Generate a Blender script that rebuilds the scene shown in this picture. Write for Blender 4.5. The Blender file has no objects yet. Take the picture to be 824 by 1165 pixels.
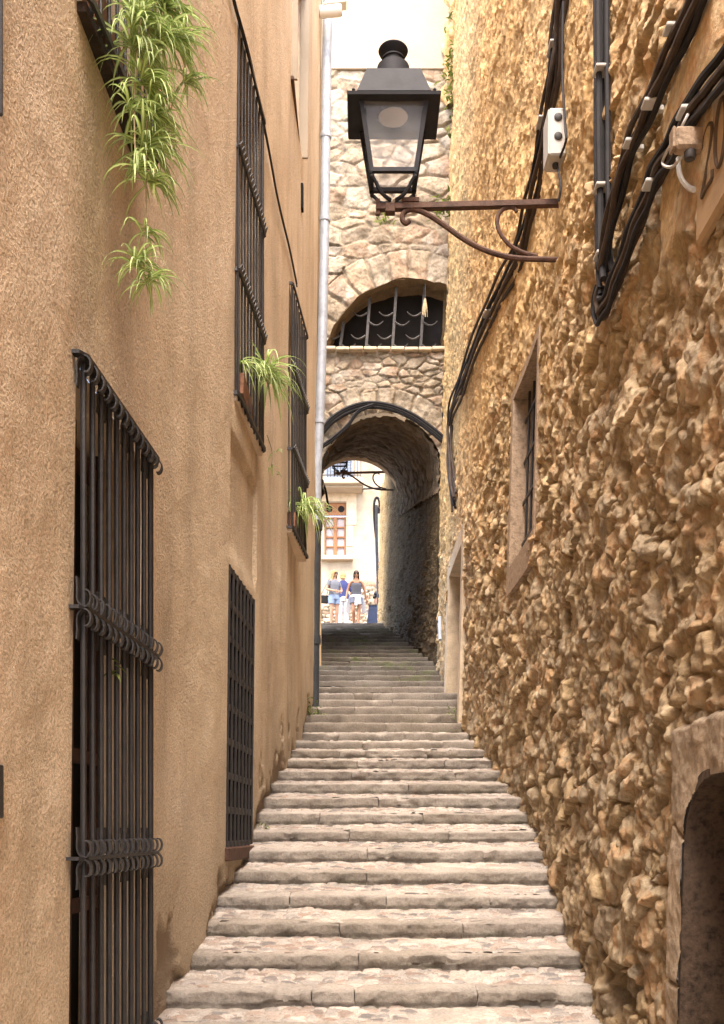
import bpy, math, random
import numpy as np
from mathutils import Vector, Matrix
R = random.Random(7)
C = bpy.context.scene.collection
E = 1.627                       # eye height above the lower landing
F = 1150.0                      # focal length in photograph pixels
HX, HY = 412.0, 945.0           # principal vertical / horizon row in the photograph
S_ = bpy.context.scene

# ------------------------------------------------------------------ noise
def h2(ix, iy, seed):
    a = (ix.astype(np.int64)*374761393 + iy.astype(np.int64)*668265263 + seed*982451653) & 0xffffffff
    a = ((a ^ (a >> 13))*1274126177) & 0xffffffff
    a = ((a ^ (a >> 16))*2246822519) & 0xffffffff
    a = a ^ (a >> 15)
    return (a & 0xffffff)/float(0x1000000)
def vn(x, y, seed=0):
    x = np.asarray(x, float); y = np.asarray(y, float)
    x, y = np.broadcast_arrays(x, y)
    ix = np.floor(x); iy = np.floor(y); fx = x-ix; fy = y-iy
    fx = fx*fx*(3-2*fx); fy = fy*fy*(3-2*fy)
    a = h2(ix, iy, seed); b = h2(ix+1, iy, seed); c = h2(ix, iy+1, seed); d = h2(ix+1, iy+1, seed)
    return (a*(1-fx)+b*fx)*(1-fy)+(c*(1-fx)+d*fx)*fy
def fbm(x, y, o=4, seed=0):
    r = 0; a = .5; t = 0
    for i in range(o):
        r = r + a*vn(x*2**i+i*17.3, y*2**i+i*9.1, seed+i*31); t += a; a *= .5
    return r/t - .5
def sst(a, b, x):
    t = np.clip((x-a)/(b-a), 0, 1); return t*t*(3-2*t)
def voro(x, y, seed=0, wt=.25, jit=.85):
    ix = np.floor(x); iy = np.floor(y)
    f1 = np.full(x.shape, 9.); f2 = np.full(x.shape, 9.)
    r = np.zeros(x.shape); dx = np.zeros(x.shape); dy = np.zeros(x.shape); q = np.zeros(x.shape)
    for i in (-1, 0, 1):
        for j in (-1, 0, 1):
            cx = ix+i; cy = iy+j
            px = cx+.5+jit*(h2(cx, cy, seed)-.5)+.5*np.mod(cy, 2); py = cy+.5+jit*(h2(cx, cy, seed+5)-.5)
            px = np.where(np.mod(cy, 2) > .5, px-.25, px-(-.25)*0)
            rr = h2(cx, cy, seed+11)
            ex = x-px; ey = y-py
            d = np.sqrt(ex*ex+ey*ey)-wt*rr
            c1 = d < f1
            f2 = np.where(c1, f1, np.minimum(f2, d))
            r = np.where(c1, h2(cx, cy, seed+23), r); q = np.where(c1, h2(cx, cy, seed+37), q)
            dx = np.where(c1, ex, dx); dy = np.where(c1, ey, dy)
            f1 = np.where(c1, d, f1)
    return f1, f2, r, q, dx, dy
def stones(u, v, su, sv, seed, warp=.35, wt=.3, gap=(.03, .2), tilt=.9, jit=.85):
    """relief 0..1, stone tint, mortar mask (1 on a stone)"""
    wx = fbm(u/su*1.1, v/sv*1.1, 3, seed+101)*warp*2; wy = fbm(u/su*1.1+40, v/sv*1.1, 3, seed+202)*warp*2
    f1, f2, r, q, dx, dy = voro(u/su+wx, v/sv+wy, seed, wt, jit)
    m = sst(gap[0], gap[1], f2-f1)
    hgt = m*(.35+.65*r)*(1-.35*np.clip(f1+wt*.5, 0, 1)**2)+m*tilt*((q-.5)*dx*1.2+(r-.35)*dy*-.9)*.7
    return hgt, q, m

# ------------------------------------------------------------------ materials
def newmat(name):
    m = bpy.data.materials.new(name); m.use_nodes = True
    nt = m.node_tree; nt.nodes.clear()
    out = nt.nodes.new('ShaderNodeOutputMaterial'); b = nt.nodes.new('ShaderNodeBsdfPrincipled')
    nt.links.new(b.outputs[0], out.inputs[0])
    return m, nt, b
class NT:
    def __init__(s, nt): s.nt = nt
    def n(s, t, **k):
        o = s.nt.nodes.new(t)
        for a, v in k.items(): setattr(o, a, v)
        return o
    def l(s, a, b): s.nt.links.new(a, b)
    def coord(s): return s.n('ShaderNodeTexCoord').outputs['Object']
    def mapped(s, sc):
        mp = s.n('ShaderNodeMapping'); s.l(s.coord(), mp.inputs[0]); mp.inputs['Scale'].default_value = sc; return mp.outputs[0]
    def noise(s, scale, detail=6, rough=.6, vec=None, dist=0):
        o = s.n('ShaderNodeTexNoise'); o.inputs['Scale'].default_value = scale; o.inputs['Detail'].default_value = detail
        o.inputs['Roughness'].default_value = rough; o.inputs['Distortion'].default_value = dist
        s.l(vec if vec is not None else s.coord(), o.inputs['Vector']); return o.outputs[0]
    def ramp(s, fac, stops):
        o = s.n('ShaderNodeValToRGB'); e = o.color_ramp.elements
        while len(e) < len(stops): e.new(.5)
        for i, (p, c) in enumerate(stops):
            e[i].position = p; e[i].color = (c[0], c[1], c[2], 1) if not isinstance(c, (int, float)) else (c, c, c, 1)
        s.l(fac, o.inputs[0]); return o.outputs[0]
    def mix(s, fac, a, b, mode='MIX'):
        o = s.n('ShaderNodeMix', data_type='RGBA', blend_type=mode)
        for sock, v in ((o.inputs[0], fac), (o.inputs[6], a), (o.inputs[7], b)):
            if hasattr(v, 'links'): s.l(v, sock)
            elif isinstance(v, (int, float)): sock.default_value = v if sock == o.inputs[0] else (v, v, v, 1)
            else: sock.default_value = (v[0], v[1], v[2], 1)
        return o.outputs[2]
    def math(s, op, a, b=0.):
        o = s.n('ShaderNodeMath', operation=op)
        for i, v in enumerate((a, b)):
            if hasattr(v, 'links'): s.l(v, o.inputs[i])
            else: o.inputs[i].default_value = v
        return o.outputs[0]
    def bump(s, hgt, strength, dist, b):
        o = s.n('ShaderNodeBump'); o.inputs['Strength'].default_value = strength; o.inputs['Distance'].default_value = dist
        s.l(hgt, o.inputs['Height']); s.l(o.outputs[0], b.inputs['Normal'])
    def attr(s, name):
        o = s.n('ShaderNodeAttribute'); o.attribute_name = name
        sp = s.n('ShaderNodeSeparateColor'); s.l(o.outputs['Color'], sp.inputs[0]); return sp.outputs
def stone_mat(name, cols, mortar, rough=.92, grain=38, bump=.5, dirt=.35, moss=0, low=.72, gold=False):
    m, nt, b = newmat(name); N = NT(nt); a = N.attr('cell')
    base = N.ramp(a[0], [(i/(len(cols)-1), c) for i, c in enumerate(cols)])
    n1 = N.noise(3.2, 8, .65); n2 = N.noise(grain, 6, .7)
    c = N.mix(a[1], mortar, base)
    c = N.mix(1, c, N.ramp(n2, [(.25, .62), (.55, 1.), (.8, 1.22)]), 'MULTIPLY')
    c = N.mix(1, c, N.ramp(n1, [(.3, 1-dirt), (.5, 1.), (.72, 1+dirt*.5)]), 'MULTIPLY')
    c = N.mix(1, c, N.ramp(a[2], [(0, low), (.5, .5*low+.48), (1, 1.10)]), 'MULTIPLY')  # deep relief darkened in the colour, standing in for occlusion
    if gold:                                            # upper ochre render; the darker foot paints in the lane's shade
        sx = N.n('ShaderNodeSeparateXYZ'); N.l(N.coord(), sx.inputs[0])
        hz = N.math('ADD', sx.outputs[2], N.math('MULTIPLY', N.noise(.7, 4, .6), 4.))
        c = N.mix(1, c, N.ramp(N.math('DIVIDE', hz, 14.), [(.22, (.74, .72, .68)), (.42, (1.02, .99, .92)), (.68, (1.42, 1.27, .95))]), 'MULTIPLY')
    if moss:
        mm = N.ramp(N.noise(2.6, 5, .7), [(.51, 0.), (.62, 1.)])
        low = N.ramp(a[2], [(.2, 1.), (.55, .0)])
        c = N.mix(N.math('MULTIPLY', N.math('MULTIPLY', mm, low), moss), c, (.11, .16, .03))
    N.l(c, b.inputs['Base Color']); b.inputs['Roughness'].default_value = rough
    b.inputs['Specular IOR Level'].default_value = .2
    N.bump(N.math('ADD', n2, N.math('MULTIPLY', N.noise(grain*3, 4, .7), .5)), bump, .012, b)
    return m
def plain(name, col, rough=.8, var=.25, scale=8, bump=0, bscale=60, metal=0, col2=None, spec=.3, streak=False):
    m, nt, b = newmat(name); N = NT(nt)
    n = N.noise(scale, 7, .65, N.mapped((1, 1, .12)) if streak else None)
    d = col2 or tuple(x*(1-var) for x in col); l = tuple(min(1, x*(1+var*.5)) for x in col)
    c = N.ramp(n, [(.32, d), (.52, col), (.75, l)])
    N.l(c, b.inputs['Base Color'])
    b.inputs['Roughness'].default_value = rough; b.inputs['Metallic'].default_value = metal; b.inputs['Specular IOR Level'].default_value = spec
    if bump: N.bump(N.noise(bscale, 5, .65), bump, .01, b)
    return m
M = {}
# tan stucco: granular, stained, with crumbled patches low down
def stucco(name):
    m, nt, b = newmat(name); N = NT(nt); a = N.attr('cell')
    big = N.noise(.9, 6, .6); st = N.noise(2.2, 6, .65, N.mapped((1, 1, .18))); gr = N.noise(78, 3, .6); g2 = N.noise(26, 5, .65)
    c = N.ramp(big, [(.3, (.60, .465, .315)), (.5, (.70, .555, .385)), (.72, (.75, .61, .445))])
    c = N.mix(1, c, N.ramp(st, [(.28, .76), (.5, 1.), (.75, 1.12)]), 'MULTIPLY')
    c = N.mix(1, c, N.ramp(gr, [(.3, .68), (.5, 1.), (.72, 1.2)]), 'MULTIPLY')
    c = N.mix(a[0], c, (.46, .36, .26))                              # crumbled ground coat
    c = N.mix(1, c, N.ramp(a[1], [(0, .64), (1, 1.)]), 'MULTIPLY')       # splash stain near the ground
    N.l(c, b.inputs['Base Color']); b.inputs['Roughness'].default_value = .95; b.inputs['Specular IOR Level'].default_value = .1
    N.bump(N.math('ADD', gr, N.math('MULTIPLY', g2, 1.2)), 1., .013, b)
    return m
M['stucco'] = stucco('tan_stucco'); M['stucco2'] = plain('plain_tan_stucco', (.66, .52, .355), .95, .2, 3, .5, 50)
M['reveal'] = plain('tan_reveal', (.60, .47, .33), .95, .25, 4, .6, 70)
M['cream'] = plain('cream_render', (.35, .29, .215), .95, .14, 1.6, .3, 40)
M['far_cream'] = plain('weathered_cream_render', (.345, .28, .20), .95, .38, 1.1, .3, 30)
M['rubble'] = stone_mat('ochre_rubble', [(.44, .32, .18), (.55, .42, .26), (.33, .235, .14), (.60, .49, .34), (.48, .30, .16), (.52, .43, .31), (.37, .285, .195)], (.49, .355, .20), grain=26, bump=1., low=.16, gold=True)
M['pale_stone'] = stone_mat('pale_arch_stone', [(.28, .225, .16), (.38, .32, .24), (.23, .18, .125), (.345, .28, .195), (.28, .19, .125), (.41, .355, .28)], (.29, .23, .16), grain=22, bump=1., dirt=.6)
M['vault'] = stone_mat('vault_stone', [(.165, .115, .07), (.21, .15, .095), (.13, .09, .055)], (.155, .11, .07), grain=30, bump=.8)  # albedo lowered to carry the shade inside the passage
M['kerb'] = stone_mat('worn_step_stone', [(.38, .325, .27), (.44, .385, .325), (.33, .28, .225), (.46, .40, .335)], (.31, .25, .195), grain=48, bump=.9, dirt=.3, moss=.35, low=.30)
M['cobble'] = stone_mat('cobble_tread', [(.29, .225, .18), (.45, .39, .335), (.17, .155, .145), (.31, .225, .175), (.49, .43, .37), (.23, .21, .19)], (.48, .42, .35), grain=60, bump=.5, dirt=.25, moss=.45, low=.45)
M['dressed'] = plain('dressed_stone', (.35, .25, .165), .9, .45, 22, 1., 40)
M['surround'] = stone_mat('weathered_door_stone', [(.33, .245, .165), (.42, .32, .22), (.27, .20, .135)], (.25, .18, .12), grain=42, bump=1., dirt=.45, low=.5)
M['mottled'] = plain('mottled_shaded_stone', (.065, .042, .027), .9, .75, 30, .8, 50)  # door reveal coloured dark to stand in for its shadow
M['pale_dressed'] = plain('pale_jamb_stone', (.54, .43, .30), .9, .3, 4, .7, 40)
M['iron'] = plain('black_iron', (.022, .019, .018), .5, .5, 14, .35, 90, 0, spec=.45)
M['iron_grey'] = plain('weathered_grey_iron', (.055, .05, .047), .6, .4, 12, .3, 80)
M['rust'] = plain('rusty_iron', (.085, .042, .026), .7, .55, 16, .5, 80)
M['lantern'] = plain('lantern_black_paint', (.022, .022, .026), .7, .35, 9, .1, 60, 0, spec=.22)
M['galv'] = plain('galvanised_pipe', (.40, .44, .49), .5, .25, 9, .1, 60, .15)
M['castiron'] = plain('dark_cast_iron', (.045, .05, .055), .55, .35, 10, .2, 70)
M['cable'] = plain('black_cable', (.018, .016, .016), .8, .5, 12)
M['cable_dusty'] = plain('dusty_brown_cable', (.060, .040, .026), .8, .5, 10, .3, 60)
M['cable_grey'] = plain('grey_blue_cable', (.06, .065, .075), .5, .4, 10)
M['dark'] = plain('dark_interior', (.010, .008, .007), .95, .6, 2)
M['darkwood'] = plain('old_dark_wood', (.035, .022, .014), .85, .7, 12, .6, 60, streak=True)
M['shutter'] = plain('brown_shutter', (.06, .026, .014), .75, .5, 9, .3, 40)
M['wood'] = plain('orange_varnished_wood', (.25, .105, .038), .55, .35, 18, .1, 60)
M['box'] = plain('grey_plastic_box', (.50, .48, .44), .55, .12, 6)
M['white'] = plain('white_plastic', (.78, .76, .72), .4, .06, 6)
M['navy'] = plain('navy_blue_panel', (.018, .028, .062), .7, .3, 9)
M['bluegrey'] = plain('blue_grey_shutter', (.25, .29, .36), .7, .2, 9)
M['clay'] = plain('clay_trough', (.24, .12, .07), .9, .35, 10, .4, 50)
M['ground'] = plain('paved_ground', (.42, .35, .27), .95, .3, 5, .6, 30)
M['slate'] = plain('plaque_plaster', (.42, .285, .16), .95, .2, 6, .4, 60)
M['curtain'] = plain('pale_curtain', (.36, .31, .30), .9, .15, 30)
M['dried'] = plain('dried_fronds', (.42, .33, .2), .9, .4, 30)
def foliage(name, g, edge):
    m, nt, b = newmat(name); N = NT(nt); a = N.attr('cell')
    c = N.mix(a[0], g, edge)
    c = N.mix(1, c, N.ramp(a[1], [(0, .55), (1, 1.35)]), 'MULTIPLY')
    N.l(c, b.inputs['Base Color']); b.inputs['Roughness'].default_value = .45; b.inputs['Specular IOR Level'].default_value = .35
    tr = N.n('ShaderNodeBsdfTranslucent'); N.l(c, tr.inputs[0]); ms = N.n('ShaderNodeMixShader'); ms.inputs[0].default_value = .35
    o = [x for x in nt.nodes if x.type == 'OUTPUT_MATERIAL'][0]
    N.l(b.outputs[0], ms.inputs[1]); N.l(tr.outputs[0], ms.inputs[2]); N.l(ms.outputs[0], o.inputs[0])
    return m
M['spider'] = foliage('spider_plant_leaf', (.15, .30, .035), (.66, .74, .34))
M['weed'] = foliage('weed_leaf', (.10, .15, .03), (.24, .26, .06))
def glassmat(name, tint, alpha, rough=.12):
    m, nt, b = newmat(name); N = NT(nt)
    n = N.noise(5, 5, .6)
    N.l(N.ramp(n, [(.3, tuple(x*.85 for x in tint)), (.7, tint)]), b.inputs['Base Color'])
    b.inputs['Roughness'].default_value = rough
    tr = N.n('ShaderNodeBsdfTransparent'); ms = N.n('ShaderNodeMixShader')
    N.l(N.ramp(n, [(.3, alpha*.7), (.7, alpha*1.2)]), ms.inputs[0])
    o = [x for x in nt.nodes if x.type == 'OUTPUT_MATERIAL'][0]
    N.l(tr.outputs[0], ms.inputs[1]); N.l(b.outputs[0], ms.inputs[2]); N.l(ms.outputs[0], o.inputs[0])
    return m
M['glass'] = glassmat('dusty_lantern_glass', (.55, .53, .50), .17)
M['winglass'] = plain('dark_window_glass', (.018, .016, .015), .12, .4, 3, spec=.6)
M['skin'] = plain('skin', (.40, .225, .145), .55, .1, 20)
M['skin_tan'] = plain('tanned_skin', (.31, .155, .085), .55, .1, 20)
M['blonde'] = plain('blonde_hair', (.36, .215, .075), .6, .35, 60)
M['brunette'] = plain('dark_brown_hair', (.035, .018, .010), .5, .4, 60)
M['greytop'] = plain('grey_jersey', (.07, .07, .082), .9, .15, 30)
M['greytop2'] = plain('mid_grey_jersey', (.13, .135, .155), .9, .15, 30)
M['navyshirt'] = plain('navy_cotton', (.028, .035, .11), .9, .2, 20)
M['denim'] = plain('light_denim', (.22, .29, .42), .9, .3, 40)
M['denim2'] = plain('grey_denim', (.13, .145, .19), .9, .25, 40)
M['whitecloth'] = plain('white_cotton', (.42, .41, .42), .9, .08, 20)
M['black'] = plain('black_leather', (.015, .014, .014), .5, .3, 20)
M['shoe'] = plain('tan_shoe', (.35, .2, .13), .7, .2, 20)
M['letter'] = plain('incised_number', (.10, .065, .038), .9, .2, 20)

# ------------------------------------------------------------------ objects
def tag(o, label=None, cat=None, group=None, kind=None):
    for k, v in (('label', label), ('category', cat), ('group', group), ('kind', kind)):
        if v: o[k] = v
    return o
def P(x, y, h): return Vector((x, y, h+E))
def empty(name, loc, label=None, cat=None, group=None, kind=None, parent=None):
    o = bpy.data.objects.new(name, None); C.objects.link(o); o.empty_display_size = .2
    o.location = loc
    return tag(o, label, cat, group, kind)
def wloc(o):
    l = Vector((0, 0, 0))
    while o: l = l+o.location; o = o.parent
    return l
def fast_mesh(name, V, Q, mat, parent=None, cell=None, smooth=True, tris=None):
    V = np.asarray(V, np.float32)
    if parent is not None: V = V-np.array(wloc(parent), np.float32)
    me = bpy.data.meshes.new(name); Q = np.asarray(Q, np.int32)
    me.vertices.add(len(V)); me.vertices.foreach_set('co', V.ravel())
    me.loops.add(Q.size); me.loops.foreach_set('vertex_index', Q.ravel())
    me.polygons.add(len(Q)); me.polygons.foreach_set('loop_start', np.arange(len(Q), dtype=np.int32)*4)
    me.polygons.foreach_set('use_smooth', np.full(len(Q), smooth))
    if cell is not None:
        a = me.attributes.new('cell', 'FLOAT_COLOR', 'POINT'); a.data.foreach_set('color', np.asarray(cell, np.float32).ravel())
    me.update(calc_edges=True); me.validate()
    me.materials.append(mat)
    o = bpy.data.objects.new(name, me); C.objects.link(o)
    if parent is not None: o.parent = parent
    return o
def gridq(nu, nv, keep=None):
    i, j = np.meshgrid(np.arange(nu-1), np.arange(nv-1), indexing='ij')
    a = i*nv+j
    q = np.stack([a, a+nv, a+nv+1, a+1], -1)
    if keep is not None: q = q[keep]
    return q.reshape(-1, 4)
def cellattr(r, m, hgt):
    return np.stack([r, m, hgt, np.ones_like(r)], -1).reshape(-1, 4)
class MB:
    def __init__(s): s.v = []; s.f = []; s.c = []
    def add(s, vs, fs, cs=None):
        o = len(s.v); s.v += [tuple(v) for v in vs]; s.f += [tuple(i+o for i in f) for f in fs]
        s.c += cs if cs else [(0, .7, 0, 1)]*len(vs)
        return s
    def box(s, c, d, rot=None, bev=0):
        c = Vector(c); hx, hy, hz = d[0]/2, d[1]/2, d[2]/2
        b = min(bev, hx*.9, hy*.9, hz*.9)
        vs = []
        if b <= 0:
            vs = [Vector((x*hx, y*hy, z*hz)) for x in (-1, 1) for y in (-1, 1) for z in (-1, 1)]
            fs = [(0, 1, 3, 2), (4, 6, 7, 5), (0, 4, 5, 1), (2, 3, 7, 6), (0, 2, 6, 4), (1, 5, 7, 3)]
        else:
            idx = {}
            for x in (-1, 1):
                for y in (-1, 1):
                    for z in (-1, 1):
                        for a in range(3):
                            p = [x*(hx-b), y*(hy-b), z*(hz-b)]; p[a] = (x*hx, y*hy, z*hz)[a]
                            idx[(x, y, z, a)] = len(vs); vs.append(Vector(p))
            fs = []
            I = lambda x, y, z, a: idx[(x, y, z, a)]
            for t in (-1, 1):
                fs += [tuple(I(t, y, z, 0) for y, z in ((-1, -1), (1, -1), (1, 1), (-1, 1))), tuple(I(x, t, z, 1) for x, z in ((-1, -1), (1, -1), (1, 1), (-1, 1))),
                       tuple(I(x, y, t, 2) for x, y in ((-1, -1), (1, -1), (1, 1), (-1, 1)))]
            for p in (-1, 1):
                for q in (-1, 1):
                    fs += [(I(-1, p, q, 1), I(1, p, q, 1), I(1, p, q, 2), I(-1, p, q, 2)), (I(p, -1, q, 0), I(p, 1, q, 0), I(p, 1, q, 2), I(p, -1, q, 2)), (I(p, q, -1, 0), I(p, q, 1, 0), I(p, q, 1, 1), I(p, q, -1, 1))]
            for x in (-1, 1):
                for y in (-1, 1):
                    for z in (-1, 1): fs.append((I(x, y, z, 0), I(x, y, z, 1), I(x, y, z, 2)))
        if rot is not None: vs = [rot @ v for v in vs]
        return s.add([v+c for v in vs], fs)
    def sweep(s, path, prof, up=Vector((0, 0, 1)), closed=True, caps=True):
        """prof(i,t) -> list of (a,b) offsets along side and normal"""
        path = [Vector(p) for p in path]; n = len(path); rings = []; N = None
        for i, p in enumerate(path):
            t = (path[min(i+1, n-1)]-path[max(i-1, 0)])
            if t.length < 1e-9: t = Vector((0, 0, 1))
            t.normalize()
            if N is None:
                N = up-t*up.dot(t)
                if N.length < 1e-3: N = Vector((1, 0, 0))-t*t.x
                if N.length < 1e-3: N = Vector((0, 1, 0))-t*t.y
            else: N = N-t*N.dot(t)
            N.normalize(); B = t.cross(N)
            pr = prof(i, i/max(1, n-1)); rings.append([p+B*a+N*b for a, b in pr])
        k = len(rings[0]); vs = [v for r in rings for v in r]; fs = []
        for i in range(n-1):
            for j in range(k if closed else k-1):
                a = i*k+j; b = i*k+(j+1) % k; fs.append((a, b, b+k, a+k))
        if caps and closed: fs += [tuple(range(k))[::-1], tuple(range((n-1)*k, n*k))]
        return s.add(vs, fs)
    def tube(s, path, r, n=8, r2=None):
        r2 = r if r2 is None else r2
        return s.sweep(path, lambda i, t: [((r+(r2-r)*t)*math.cos(2*math.pi*k/n), (r+(r2-r)*t)*math.sin(2*math.pi*k/n)) for k in range(n)])
    def bar(s, a, b, w, d=None, up=Vector((0, 0, 1))):
        d = d or w
        return s.sweep([a, b], lambda i, t: [(-w/2, -d/2), (w/2, -d/2), (w/2, d/2), (-w/2, d/2)], up)
    def ribbon(s, path, w, d, up):
        return s.sweep(path, lambda i, t: [(-w/2, -d/2), (w/2, -d/2), (w/2, d/2), (-w/2, d/2)], up)
    def lathe(s, c, prof, n=20, axis=None):
        c = Vector(c); vs = []; fs = []
        for r, z in prof:
            for k in range(n):
                a = 2*math.pi*k/n; v = Vector((r*math.cos(a), r*math.sin(a), z))
                if axis is not None: v = axis @ v
                vs.append(c+v)
        for i in range(len(prof)-1):
            for k in range(n): fs.append((i*n+k, i*n+(k+1) % n, (i+1)*n+(k+1) % n, (i+1)*n+k))
        fs += [tuple(range(n))[::-1], tuple(range((len(prof)-1)*n, len(prof)*n))]
        return s.add(vs, fs)
    def loft(s, secs, n=12, xf=None):
        """secs: (center, rx, ry) horizontal ellipses"""
        vs = []; fs = []
        for c, rx, ry in secs:
            for k in range(n):
                a = 2*math.pi*k/n; v = Vector(c)+Vector((rx*math.cos(a), ry*math.sin(a), 0)); vs.append(v)
        for i in range(len(secs)-1):
            for k in range(n): fs.append((i*n+k, i*n+(k+1) % n, (i+1)*n+(k+1) % n, (i+1)*n+k))
        fs += [tuple(range(n))[::-1], tuple(range((len(secs)-1)*n, len(secs)*n))]
        return s.add(vs, fs)
    def ring(s, inner, outer, f3, d0, d1):
        """frame between two outlines of equal count, f3(u,v,d) maps to 3D; front at d0 back at d1"""
        n = len(inner); vs = [f3(u, v, d) for d in (d0, d1) for pts in (inner, outer) for u, v in pts]; fs = []
        for k in range(n-1):
            a, b = k, k+1
            fs += [(a, b, n+b, n+a), (2*n+a, 3*n+a, 3*n+b, 2*n+b), (a, 2*n+a, 2*n+b, b), (n+a, n+b, 3*n+b, 3*n+a)]
        fs += [(0, n, 3*n, 2*n), (n-1, 2*n+n-1, 3*n+n-1, n+n-1)]
        return s.add(vs, fs)
    def build(s, name, mat, parent=None, smooth=False, cell=False):
        off = wloc(parent) if parent is not None else Vector((0, 0, 0))
        me = bpy.data.meshes.new(name); me.from_pydata([(v[0]-off.x, v[1]-off.y, v[2]-off.z) for v in s.v], [], s.f)
        if cell:
            a = me.attributes.new('cell', 'FLOAT_COLOR', 'POINT'); a.data.foreach_set('color', np.array(s.c, np.float32).ravel())
        me.validate(); me.update(); me.materials.append(mat)
        if smooth:
            me.polygons.foreach_set('use_smooth', [True]*len(me.polygons))
            try: me.set_sharp_from_angle(angle=math.radians(42))
            except Exception: pass
        o = bpy.data.objects.new(name, me); C.objects.link(o)
        if parent is not None: o.parent = parent
        return o
def top(o, *a, **k): return tag(o, *a, **k)
def copy_tree(o, parent=None):
    c = o.copy(); C.objects.link(c)
    if parent is not None: c.parent = parent
    for ch in list(o.children): copy_tree(ch, c)
    return c
def bez(pts, n=8):
    """Catmull-Rom through points"""
    p = [Vector(q) for q in pts]; out = []
    for i in range(len(p)-1):
        a, b, c, d = p[max(i-1, 0)], p[i], p[i+1], p[min(i+2, len(p)-1)]
        for k in range(n):
            t = k/n; out.append(.5*((2*b)+(c-a)*t+(2*a-5*b+4*c-d)*t*t+(3*b-a-3*c+d)*t**3))
    return out+[p[-1]]

# ------------------------------------------------------------------ plan of the lane
LP = np.array([(-6, -1.45), (3, -1.19), (5.2, -1.13), (7.2, -.99), (8.5, -.92), (12.9, -.77), (15.4, -.75), (19, -.9), (30, -1.5)])
RP = np.array([(-6, 1.3), (4, 1.29), (6, 1.33), (8, 1.41), (9.5, 1.41), (13, 1.28), (17, 1.25), (18.5, 1.24), (21, 1.0), (23.5, .62), (26, .36), (28.2, .24)])
def sm(path):
    z = np.linspace(path[0, 0], path[-1, 0], 900); x = np.interp(z, path[:, 0], path[:, 1])
    k = np.hanning(31); k /= k.sum(); xp = np.pad(x, 15, mode='edge'); return z, np.convolve(xp, k, 'valid')
LZ, LXX = sm(LP); RZ, RXX = sm(RP)
def XL(z, h): return np.interp(z, LZ, LXX)+.011*(np.asarray(h)+1)
def XR(z, h): return np.interp(z, RZ, RXX)+.028*np.clip(np.asarray(h)+1, 0, 30)
def on_right(px, py, off=0.):
    z = 8.
    for _ in range(60):
        h = (HY-py)*z/F; X = float(XR(z, h))-off; z = .6*z+.4*F*X/(px-HX)
    h = (HY-py)*z/F
    return P(float(XR(z, h))-off, z, h)
def on_left(px, py, off=0.):
    z = 8.
    for _ in range(60):
        h = (HY-py)*z/F; X = float(XL(z, h))+off; z = .6*z+.4*F*X/(px-HX)
    h = (HY-py)*z/F
    return P(float(XL(z, h))+off, z, h)
def at(px, py, z): return P((px-HX)*z/F, z, (HY-py)*z/F)
# stair profile
steps = []
z = 4.05; h = -1.627
while z < 26.3:
    if z < 9: dz, rise = .455, .153
    elif z < 13: dz, rise = .56, .155
    else: dz, rise = .57, .176
    dz *= 1+R.uniform(-.05, .05)
    sl = .165 if z < 9 else (.125 if z < 13 else .095)
    steps.append((z, h, dz, rise-sl*dz*.9, sl)); z += dz; h += rise
ZT, HT = z, h
prof_z = [-6, 4.05]+[s[0]+s[2] for s in steps]+[33, 36, 60]
prof_h = [-1.627, -1.627]+[steps[i+1][1] if i+1 < len(steps) else HT for i in range(len(steps))]+[6.55, 7.05, 7.3]
def G(z): return np.interp(z, prof_z, prof_h)

# ------------------------------------------------------------------ left house
LH = 14.5
left_house = empty('stucco_house', P(-1.2, 8, -1.627), 'tall tan stucco house lining the left side of the stepped lane, with iron window cages', 'house')
op = {'w1': (4.0, 5.06, -1.12, 1.85), 'w2': (7.40, 8.44, 3.25, 5.92), 'w3': (10.74, 11.8, 3.27, 5.78), 'w4': (7.25, 8.45, -.16, 1.92),
      'w5': (4.03, 4.86, 3.3, 5.6), 'w6': (10.7, 11.95, 7.95, 9.9)}
def lines(a, b, step, extra):
    L = list(np.arange(a, b, step))+[b]; L = [x for x in L if all(abs(x-e) > step*.45 for e in extra)]+[e for e in extra if a < e < b]
    return np.array(sorted(set(L)))
zs = []
z = 2.2
while z < 15.4: zs.append(z); z += .0045*z+.002
ex = [v for o in op.values() for v in o[:2]]
zs = np.array(sorted([x for x in zs if all(abs(x-e) > .012 for e in ex)]+sorted(set(ex))+[15.4]))
eh = [v for o in op.values() for v in o[2:]]
hs = list(np.arange(-1.8, 2.6, .022))+list(np.arange(2.6, 6, .04))+list(np.arange(6, LH, .1))
hs = sorted([x for x in hs if all(abs(x-e) > .01 for e in eh)]+eh+[LH])
hs = np.array([x for i, x in enumerate(hs) if i == 0 or x-hs[i-1] > 1e-6 and (x in eh or x-hs[i-1] > .009)])
ZZ, HH = np.meshgrid(zs, hs, indexing='ij')
gd = HH-G(ZZ)
crk = fbm(ZZ*2.3, HH*1.7, 5, 77)+fbm(ZZ*9, HH*9, 4, 78)*.42
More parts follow.
